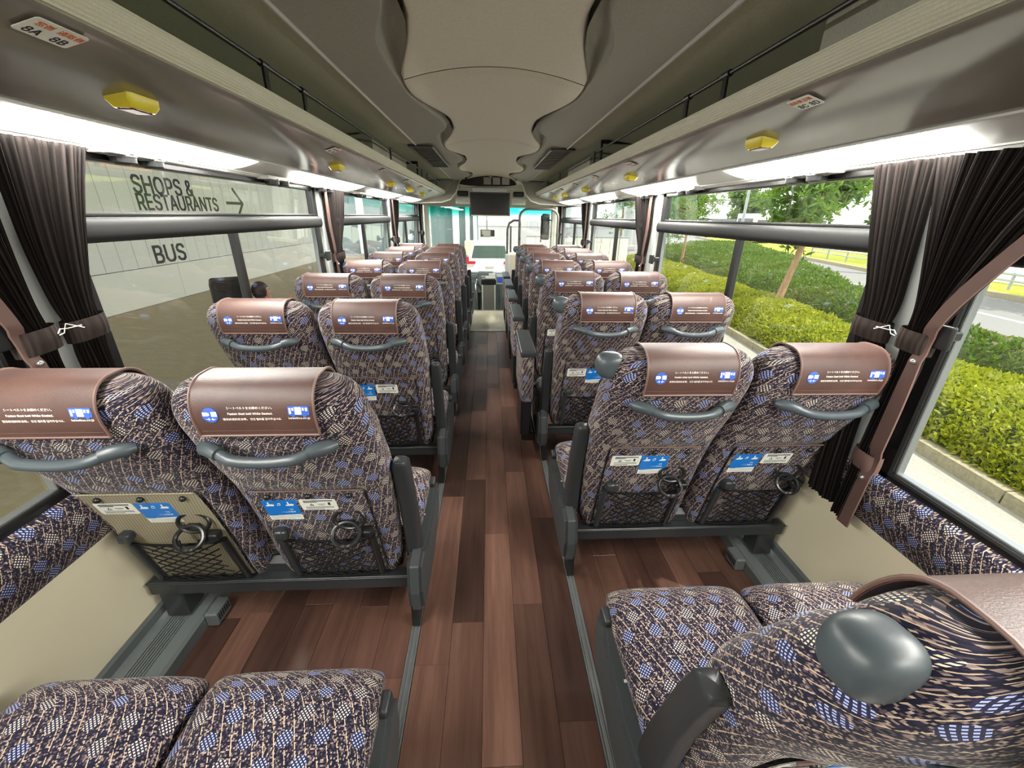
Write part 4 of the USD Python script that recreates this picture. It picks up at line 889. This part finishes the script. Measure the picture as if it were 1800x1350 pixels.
def hedge(name, lab, inside, ztop, xr, yr, n, L, W, mat, seed, skirt=0.):
    rng = np.random.default_rng(seed); t = thing(name, lab, 'hedge')
    x = rng.uniform(*xr, n * 3); y = yr[0] + (yr[1] - yr[0]) * rng.uniform(0, 1, n * 3) ** 1.6; e = inside(x, y); ok = e > 0; x, y, e = x[ok][:n], y[ok][:n], e[ok][:n]
    sk = rng.uniform(0, 1, len(x)) < .10; x = np.where(sk, KX(y) + .12 + rng.uniform(0, .12, len(x)), x) if skirt else x; e = inside(x, y); bump = meshkit.fbm(np.stack([x * 1.6, y * 1.6, 0 * x], 1), 3, seed) - .5
    h = (ztop(x, y) - ZS) * np.clip(1 - np.exp(-e / .16), 0, 1) + .22 * bump
    z = ZS + h * np.where(rng.uniform(0, 1, len(x)) < .72, rng.uniform(.88, 1.02, len(x)), rng.uniform(.1, 1, len(x)))
    P = np.stack([x, y, z], 1); m = leaves(P, np.tile([0, 0, 1.0], (len(P), 1)), L, W, rng, .9)
    obj('foliage', m, mat, t, smooth=False, kind='stuff')
    # woody core under the leaves
    gx, gy = np.meshgrid(np.linspace(*xr, 110), np.linspace(*yr, 120)); ee = inside(gx, gy); gz = ZS - .05 + np.where(ee > 0, (ztop(gx, gy) - ZS - .10) * np.clip(1 - np.exp(-ee / .16), 0, 1), 0)
    cm = grid(np.stack([gx, gy, gz], -1)); cm.update_faces((ee.ravel()[cm.faces] > -.05).all(1)); cm.remove_unreferenced_vertices(); obj('core', cm, 'hedge_core', t, smooth=True)
def in1(x, y): return np.minimum(np.minimum(x - KX(y) - .12, KX(y) + 1.95 - x), np.minimum(y + 3, 24 - y))
def bx(y): return np.maximum(KX(y) + 3.0, 7.9 + .42 * (y - 6))
def in2(x, y): return np.minimum(np.minimum(x - KX(y) - 1.95, bx(y) - x), np.minimum(y + 3, 26 - y))
hedge('azalea_hedge', 'low yellow-green clipped hedge along the kerb right of the bus', in1, lambda x, y: -.50 + .10 * (x - KX(y)) + 0 * y, (4.2, 9.4), (-3, 24), 150000, .066, .034, 'leaf_yellow', 11, skirt=1.)
hedge('tall_hedge', 'taller mid-green hedge behind the yellow-green one', in2, lambda x, y: np.clip(-.25 + .16 * (x - KX(y) - 1.6), -.3, .22) + 0 * y, (5.5, 18), (-3, 26), 120000, .095, .044, 'leaf_green', 12)
def tree(lab, loc, H, R, n, seed, lean=(0, 0), first=.45, mat='leaf_tree', trunk_r=.075, L=.17, W=.042, cz=None):
    rng = np.random.default_rng(seed); t = thing('tree', lab, 'tree', loc); 
    top = np.array([lean[0], lean[1], H]); P0 = np.array([0, 0, 0.]); tr = []
    pts = [P0 + (top - P0) * q + np.array([.05 * math.sin(q * 5), .04 * math.sin(q * 7), 0]) for q in np.linspace(0, .92, 9)]
    tr.append(tube(pts, np.linspace(trunk_r, trunk_r * .3, 9), 10)); ends = []
    for k in range(14):
        q = rng.uniform(first, .9); b = P0 + (top - P0) * q; a = rng.uniform(0, 2 * PI); rr = R * rng.uniform(.5, 1.0) * (1.15 - abs(q - .65)); e = b + np.array([math.cos(a) * rr, math.sin(a) * rr, rr * rng.uniform(.2, .7)])
        mid = (b + e) / 2 + np.array([0, 0, -.08 * rr]); tr.append(tube([b, mid, e], [trunk_r * .38, trunk_r * .26, trunk_r * .1], 6)); ends.append((b, e))
    obj('trunk', tr, 'bark', t, smooth=60)
    cl = []
    for b, e in ends:
        for q in rng.uniform(.35, 1.08, n // 14): cl.append(b + (e - b) * q + rng.normal(0, R * .16, 3))
    cl = np.array(cl + [top + rng.normal(0, R * .22, 3) for _ in range(n // 10)])
    k = 9; pts = np.repeat(cl, k, 0); ax = np.repeat(rng.normal(size=(len(cl), 3)) + [0, 0, .9], k, 0)
    obj('foliage', leaves(pts, ax / np.linalg.norm(ax, axis=1, keepdims=True), L, W, rng, .8), mat, t, smooth=False, kind='stuff')
tree('leafy street tree with a pale slim trunk in the hedge, close outside the right windows', (7.15, 9.95, ZS), 3.9, 1.02, 700, 21, (.55, -.15), .44, trunk_r=.10, L=.2, W=.05)
tree('smaller leafy tree farther along the hedge outside the right windows', (9.0, 19.5, ZS), 3.6, 1.3, 380, 22, (.1, .2), .42, trunk_r=.075)
tree('slender tree standing in the hedge far ahead on the right', (7.6, 25.0, ZS), 4.2, 1.2, 260, 23, (.1, .1), .4, 'leaf_tree')
for i, (x, y, h, r) in enumerate([(52, 66, 7, 3.4), (60, 62, 6.5, 3.2), (44, 74, 6.5, 3.2), (70, 60, 7.5, 3.6), (36, 80, 7, 3.2), (84, 56, 8, 4.0)]):
    tree(f'round distant tree beyond the car park, {ORD[i]} of a loose row', (x, y, ZG), h, r, 420, 30 + i, (0, 0), .25, 'leaf_far', .2, .8, .34)
tree('bushy roadside tree seen through the near right window top', (20.0, 11.5, ZS), 5.5, 2.2, 420, 41, (0, 0), .3, 'leaf_far', .12, .32, .12)
# a coach and a fire-red and white van far off, lamp post, building with a leaning column
def far_bus(loc, rz, lab, upper, lower, w=2.5, l=11, h=3.2):
    t = thing('coach', lab, 'bus', loc, rz)
    obj('body', [rbox((-w / 2, 0, .35), (w / 2, l, h), .15)], upper, t); obj('skirt', [cbox((-w / 2 - .01, .05, .35), (w / 2 + .01, l - .05, 1.5), .05)], lower, t); obj('window_band', [cbox((-w / 2 - .02, .4, 1.62), (w / 2 + .02, l - .3, 2.6), .05), cbox((-w / 2 + .2, -.03, 1.5), (w / 2 - .2, .1, 2.7), .05)], 'dark_window', t)
    for y in (2.2, l - 2.5):
        for sx_ in (-1, 1): obj('wheel', cyl((sx_ * (w / 2 - .1), y, .48), (sx_ * (w / 2 + .03), y, .48), .48, 20), 'tyre', t)
far_bus((28.2, 47.0, ZG), math.radians(-75), 'orange and white coach parked far beyond the hedge', 'bus_white', 'bus_orange')
far_bus((30.5, 61.0, ZG), math.radians(-70), 'white and red minibus parked far off behind the small tree', 'bus_white', 'truck_red', 2.1, 6.0, 2.4)
lp = thing('lamp_post', 'slim grey lamp post beyond the hedge, seen through the right window', 'lamp post', (19.0, 32.0, ZG)); obj('pole', [tube([(0, 0, 0), (0, 0, 3), (.0, 0, 11)], [.12, .10, .07], 12)], 'pole_grey', lp); obj('arm', [tube([(0, 0, 10.9), (-.4, 0, 11.3), (-1.4, 0, 11.4)], .05, 8)], 'pole_grey', lp); obj('base', cyl((0, 0, 0), (0, 0, .35), .16, 16), 'pole_grey', lp)
bd = thing('building', 'concrete building with dark window bands and a leaning column right of the tree', 'building', (27.5, 20.5, ZG))
obj('wall', [cbox((0, -6, 0), (8, 8, 11), .05)], 'concrete', bd)
for k in range(3): obj('window_strip', cbox((-.05, -5.5, 1.4 + 3.2 * k), (.1, 7.5, 3.0 + 3.2 * k), .02), 'dark_window', bd)
obj('leaning_column', [tube([(-5.6, -.9, 0), (-5.2, -.9, 4), (-4.2, -.9, 10)], [.42, .42, .42], 4)], 'pole_grey', bd, smooth=False)
obj('balcony', [cbox((-1.2, -6, 3.9), (0, 8, 4.1), .02)], 'concrete', bd)
gd = thing('guard_rail', 'pale metal guard rail with posts along the far verge', 'rail'); obj('beam', [tube([(19.8, 13.0, -.35), (23.5, 30.0, -.35)], .05, 8), tube([(19.8, 13.0, -.6), (23.5, 30.0, -.6)], .04, 8)], 'pole_grey', gd)
for k in range(9): q = k / 8; obj('post', cyl((19.8 + 3.7 * q, 13 + 17 * q, ZS), (19.8 + 3.7 * q, 13 + 17 * q, -.3), .05, 8), 'pole_grey', gd)
bw = thing('low_wall', 'low white and dark panelled wall on the far verge behind the near right window', 'wall'); 
for k in range(7): obj('panel', cbox((21.0 + .35 * k, 6.5 + 2.3 * k, ZS), (21.3 + .35 * k, 8.7 + 2.3 * k, .0), .02), 'facade_white' if k % 2 == 0 else 'concrete', bw)
# grey columns and planting seen through the middle right windows
for i, (x, y) in enumerate(((11.6, 36.0), (10.2, 34.0), (13.5, 44.0))):
    c = thing('concrete_column', f'pale concrete column standing beyond the far right windows, {ORD[i]} of three', 'column', (x, y, ZG)); obj('shaft', [tube([(0, 0, 0), (0, 0, 9)], .45, 18)], 'concrete', c); obj('footing', cbox((-.6, -.6, 0), (.6, .6, .4), .05), 'concrete', c)
# ---- left: pavement, terminal wall with signs, overhead slab added for shade
obj('pavement', cbox((-9.3, -10, ZG), (-1.62, 26, ZS), .01), 'paving', gr)
for k in range(14): obj('kerb_stone', cbox((-1.62, -4 + k * 2.0, ZG), (-1.45, -2.01 + k * 2.0, ZS + .002), .008), 'kerb', gr, smooth=False)
LW = -9.17
tw = thing('terminal_wall', 'long pale panelled terminal wall with dark lettering left of the bus', 'building')
zj = .02
seam = .487
for k in range(52):
    y = -1.2 + k * seam
    obj('upper_panel', cbox((LW - .06, y + .006, zj + .012), (LW, y + seam - .006, 3.6), .004), 'wall_panel', tw, smooth=False)
obj('backing', cbox((LW - .3, -1.2, ZS), (LW - .045, -1.2 + 52 * seam, 4.2), 0), 'joint_dark', tw)
for k in range(9): obj('lower_panel', cbox((LW - .06, -1.2 + k * 2.81 + .004, ZS + .01), (LW, -1.2 + (k + 1) * 2.81 - .004, zj - .004), .004), 'wall_panel_low', tw, smooth=False)
def wall_text(txt, y, z, h, w=None, bold=2):
    sh = text2d(txt, h, bold=bold)
    if w: a, b, c, d = sh.bounds; sh = affinity.scale(sh, w / (c - a), 1, origin=(0, 0)); sh = affinity.translate(sh, -sh.bounds[0], 0)
    m = flat(sh, .012); v = m.vertices; mm = trimesh.Trimesh(np.stack([LW + v[:, 2], y + v[:, 0], z + v[:, 1]], 1), m.faces, process=False); mm.fix_normals(); return mm
obj('lettering', [wall_text('SHOPS', 12.08, 1.86, .43, 1.80, 1)], 'sign_print', tw, smooth=False)
obj('lettering', [wall_text('&', 14.08, 1.86, .43, .30, 1)], 'sign_print', tw, smooth=False)
obj('lettering', [wall_text('RESTAURANTS', 12.08, 1.45, .40, 3.40, 1)], 'sign_print', tw, smooth=False)
obj('lettering', [wall_text('BUS', 12.10, .09, .46, 1.22, 1)], 'sign_print', tw, smooth=False)
ar = union_all([LineString([(0, 0), (.95, 0)]).buffer(.045, cap_style=2), LineString([(.52, .48), (1.0, 0), (.52, -.48)]).buffer(.045, cap_style=2)])
m = flat(ar, .012); v = m.vertices; mm = trimesh.Trimesh(np.stack([LW + v[:, 2], 16.0 + v[:, 0], 1.72 + v[:, 1]], 1), m.faces, process=False); mm.fix_normals(); obj('arrow', mm, 'sign_print', tw, smooth=False)
cn = thing('canopy', 'flat white terminal canopy reaching over the left pavement', 'canopy'); obj('slab', cbox((-9.4, -12, 4.2), (.9, 24.5, 4.45), .02), 'canopy_white', cn); obj('fascia', cbox((.86, -12, 4.1), (.95, 24.5, 4.6), .01), 'canopy_white', cn)  # unseen roof slab, added to keep the sun off the left side
# ---- ahead: facade with white fins, fence, white car
fc = thing('fin_facade', 'grey building front with tall white fins seen through the windshield', 'building', (-7.2, 30, ZG))
obj('wall', cbox((-3.0, 0, 0), (6.4, 1, 9), 0), 'facade_grey', fc)
for x, w in ((-1.6, .4), (.6, .4), (2.75, .45), (4.70, .42), (5.56, .28), (6.08, .24)): obj('fin', cbox((x, -.35, 0), (x + w, .02, 9), .02), 'facade_white', fc)
obj('base', cbox((5.5, -1.0, 0), (6.5, -.1, .95), .03), 'facade_beige', fc)
wf = thing('panel_fence', 'pale ribbed panel fence across the road ahead on the right', 'fence', (1.6, 19.0, ZG))
for k in range(11): obj('fence_panel', cbox((k * .42 + .01, 0, .05), (k * .42 + .40, .05, 1.72), .012), 'fence_white', wf, smooth=False)
obj('top_rail', cbox((0, -.01, 1.70), (4.62, .06, 1.77), .008), 'pole_grey', wf)
bb = thing('overpass', 'pale concrete overpass far ahead above the fence', 'bridge', (-2, 105, ZG)); obj('deck', cbox((-1, 0, 7), (70, 8, 8.6), .05), 'facade_white', bb); obj('pier', cbox((20, 2, 0), (22, 6, 7), .1), 'facade_white', bb); obj('pier', cbox((46, 2, 0), (48, 6, 7), .1), 'facade_white', bb)
cr = thing('car', 'white car with a red tail light parked ahead of the windshield', 'car', (-.02, 16.5, ZG))
obj('body', [tm(Manifold.hull_points(np.array([(x, y, z) for x, y, z in ((-.88, 0, .35), (.88, 0, .35), (-.90, .05, .95), (.90, .05, .95), (-.88, 4.2, .35), (.88, 4.2, .35), (-.86, 4.1, .8), (.86, 4.1, .8), (-.9, 3.0, .98), (.9, 3.0, .98))]))), tm(Manifold.hull_points(np.array([(-.84, .05, .9), (.84, .05, .9), (-.68, .35, 1.56), (.68, .35, 1.56), (-.66, 1.9, 1.58), (.66, 1.9, 1.58), (-.84, 2.9, .95), (.84, 2.9, .95)])))], 'car_white', cr)
obj('rear_window', [tm(Manifold.hull_points(np.array([(-.70, .085, 1.02), (.70, .085, 1.02), (-.60, .30, 1.46), (.60, .30, 1.46), (-.70, .10, 1.0), (.70, .10, 1.0), (-.60, .34, 1.46), (.60, .34, 1.46)])))], 'car_glass', cr)
for s in (-1, 1):
    obj('tail_light', [rbox((min(s * .55, s * .91), -.03, .80), (max(s * .55, s * .91), .12, .90), .03, 6), rbox((min(s * .80, s * .92), -.02, .80), (max(s * .80, s * .92), .16, 1.06), .03, 6)], 'tail_red', cr)
    for y in (.8, 3.4): obj('wheel', cyl((s * .70, y, .32), (s * .89, y, .32), .32, 20), 'tyre', cr)
obj('bumper', rbox((-.88, -.06, .32), (.88, .1, .58), .05, 6), 'car_white', cr); obj('number_plate', cbox((-.17, -.07, .62), (.17, -.02, .72), .004), 'fare_light', cr)

# ---- the person with the backpack on the left pavement, seen over the third-row headrest
def bones(chain, extra=()):
    ms = []
    for a, ra, b, rb in chain:
        sa = trimesh.creation.icosphere(2, ra).vertices + np.array(a); sb = trimesh.creation.icosphere(2, rb).vertices + np.array(b); ms.append(Manifold.hull_points(np.vstack([sa, sb])))
    return Manifold.batch_boolean(ms + list(extra), manifold3d.OpType.Add)
def smooth_body(mf, edge, it=10):
    m = tm(mf.refine_to_length(edge)); m.merge_vertices(); trimesh.smoothing.filter_taubin(m, iterations=it); return m
pr = thing('person', 'dark-haired person in maroon jacket with one hand raised, outside the left window', 'person', (-2.9, 5.27, ZS), rotz=-.95)
HC = np.array([0, .035, 1.475])
def ell(c, r, sub=3): m = trimesh.creation.icosphere(sub, 1.0); return Manifold.hull_points(m.vertices * np.array(r) + np.array(c))
legs = [((sx_ * .085, 0, .80), .095, (sx_ * .095, .02, .45), .058) for sx_ in (-1, 1)] + [((sx_ * .095, .02, .45), .056, (sx_ * .095, -.02, .09), .038) for sx_ in (-1, 1)] + [((sx_ * .095, -.03, .05), .036, (sx_ * .10, .13, .03), .028) for sx_ in (-1, 1)]
torso = [((-.06, 0, .84), .10, (.06, 0, .84), .10), ((0, 0, .86), .115, (0, .0, 1.08), .115), ((-.07, 0, 1.12), .095, (.07, 0, 1.12), .095), ((-.14, -.005, 1.235), .052, (.14, -.005, 1.235), .052), ((0, 0, 1.2), .085, (0, .01, 1.27), .05), ((0, .005, 1.25), .048, (0, .02, 1.40), .045)]
armR = [((.165, 0, 1.235), .050, (.20, .15, 1.06), .040), ((.20, .15, 1.06), .038, (.07, .29, 1.29), .024)]
armL = [((-.165, 0, 1.235), .050, (-.215, -.02, .99), .040), ((-.215, -.02, .99), .038, (-.20, .10, .78), .024)]
def hand(w, d, side, curl):
    w, d = np.array(w), np.array(d); d = d / np.linalg.norm(d); sd_ = np.array([1.0, 0, 0]) - d * d[0]; sd_ /= np.linalg.norm(sd_); n_ = np.cross(d, sd_) * side
    out = []; 
    for q in (-.024, -.008, .008, .024): out.append((w, .017, w + d * .075 + sd_ * q, .0115))
    for q, L in zip((-.027, -.009, .009, .027), (.058, .070, .074, .064)):
        a = w + d * .078 + sd_ * q; b = a + (d * math.cos(curl) + n_ * math.sin(curl)) * L * .55 + sd_ * q * .15; c = b + (d * math.cos(curl * 2.2) + n_ * math.sin(curl * 2.2)) * L * .45
        out += [(a, .0092, b, .0085), (b, .0085, c, .0072)]
    t0 = w + d * .022 - sd_ * .022; t1 = t0 + d * .03 - sd_ * .03 + n_ * .008; t2 = t1 + d * .028 - sd_ * .006 + n_ * .010
    return out + [(w, .014, t0, .012), (t0, .012, t1, .010), (t1, .0095, t2, .008)]
hands = hand((.07, .29, 1.29), (-.08, .22, .95), 1, .35) + hand((-.20, .10, .78), (.02, .25, -1), 1, .3)
face = [ell(HC, (.073, .092, .112)), ell(HC + (0, .045, -.06), (.050, .050, .055)), Manifold.hull_points(np.array([HC + q for q in ((-.012, .088, .005), (.012, .088, .005), (0, .080, .035), (0, .108, -.012), (-.016, .088, -.016), (.016, .088, -.016))]))] + [ell(HC + (sx_ * .073, -.005, 0), (.010, .020, .032), 2) for sx_ in (-1, 1)]
body = obj('body', smooth_body(bones(legs + torso + armR + armL + hands, face), .011, 6), 'skin', pr, smooth=True)
def fat(ch, d, cut=None): return [(a, ra + d, b, rb + d) for a, ra, b, rb in ch]
obj('jacket', smooth_body(bones(fat(torso[:5], .016) + fat(armR, .014) + fat(armL, .014) + [((0, .004, 1.24), .066, (0, .012, 1.315), .062)]), .02, 12), 'jacket', pr, smooth=True)
obj('trousers', smooth_body(bones(fat(legs[:4], .013) + [((-.05, 0, .83), .112, (.05, 0, .83), .112)]), .022, 12), 'trousers', pr, smooth=True)
obj('shoe', smooth_body(bones([((-.095, -.04, .045), .046, (-.10, .15, .040), .038)]), .015, 4), 'shoe', pr, smooth=True); obj('shoe', smooth_body(bones([((.095, -.04, .045), .046, (.10, .15, .040), .038)]), .015, 4), 'shoe', pr, smooth=True)
hm = ell(HC + (0, -.012, .018), (.086, .100, .116)) - Manifold.hull_points(np.array([HC + q for q in ((-.068, .045, .062), (.068, .045, .062), (-.068, .2, .062), (.068, .2, .062), (-.068, .030, -.2), (.068, .030, -.2), (-.068, .2, -.2), (.068, .2, -.2))])) - Manifold.hull_points(np.array([HC + q for q in ((-.2, -.2, -.075), (.2, -.2, -.075), (-.2, .2, -.055), (.2, .2, -.055), (-.2, -.2, -.3), (.2, -.2, -.3), (-.2, .2, -.3), (.2, .2, -.3))]))
obj('hair', smooth_body(hm, .014, 4), 'hair_black', pr, smooth=True)
for sx_ in (-1, 1): obj('eye', [tm(ell(HC + (sx_ * .030, .080, .012), (.012, .008, .006), 2))], 'eye_white', pr); obj('iris', [tm(ell(HC + (sx_ * .030, .0865, .012), (.005, .003, .0055), 2))], 'hair_black', pr); obj('brow', [tube([HC + (sx_ * .016, .088, .032), HC + (sx_ * .046, .074, .030)], .004, 5)], 'hair_black', pr)
obj('mouth', [tm(ell(HC + (0, .090, -.048), (.022, .006, .006), 2))], 'lip_skin', pr)
bp_ = thing('backpack', 'large black backpack worn by the person on the left pavement', 'backpack', (-2.9 - .252, 5.27 - .18, ZS), rotz=-.95)
obj('bag', [rbox((-.17, -.17, 1.02), (.17, .165, 1.655), .07)], 'pack_black', bp_); obj('front_pocket', [rbox((-.14, -.21, 1.06), (.14, -.14, 1.36), .03)], 'pack_black', bp_); obj('top_flap', [rbox((-.165, -.16, 1.57), (.165, .17, 1.665), .04)], 'bar_metal', bp_)
obj('strap', [tube([(sx_ * .10, .15, 1.42), (sx_ * .11, .25, 1.345), (sx_ * .12, .36, 1.31), (sx_ * .125, .44, 1.20), (sx_ * .13, .42, 1.06), (sx_ * .14, .30, 1.0), (sx_ * .15, .15, 1.04)], .014, 8) for sx_ in (-1,)], 'pack_black', bp_); obj('strap', [tube([(sx_ * .10, .15, 1.42), (sx_ * .11, .25, 1.345), (sx_ * .12, .36, 1.31), (sx_ * .125, .44, 1.20), (sx_ * .13, .42, 1.06), (sx_ * .14, .30, 1.0), (sx_ * .15, .15, 1.04)], .014, 8) for sx_ in (1,)], 'pack_black', bp_)
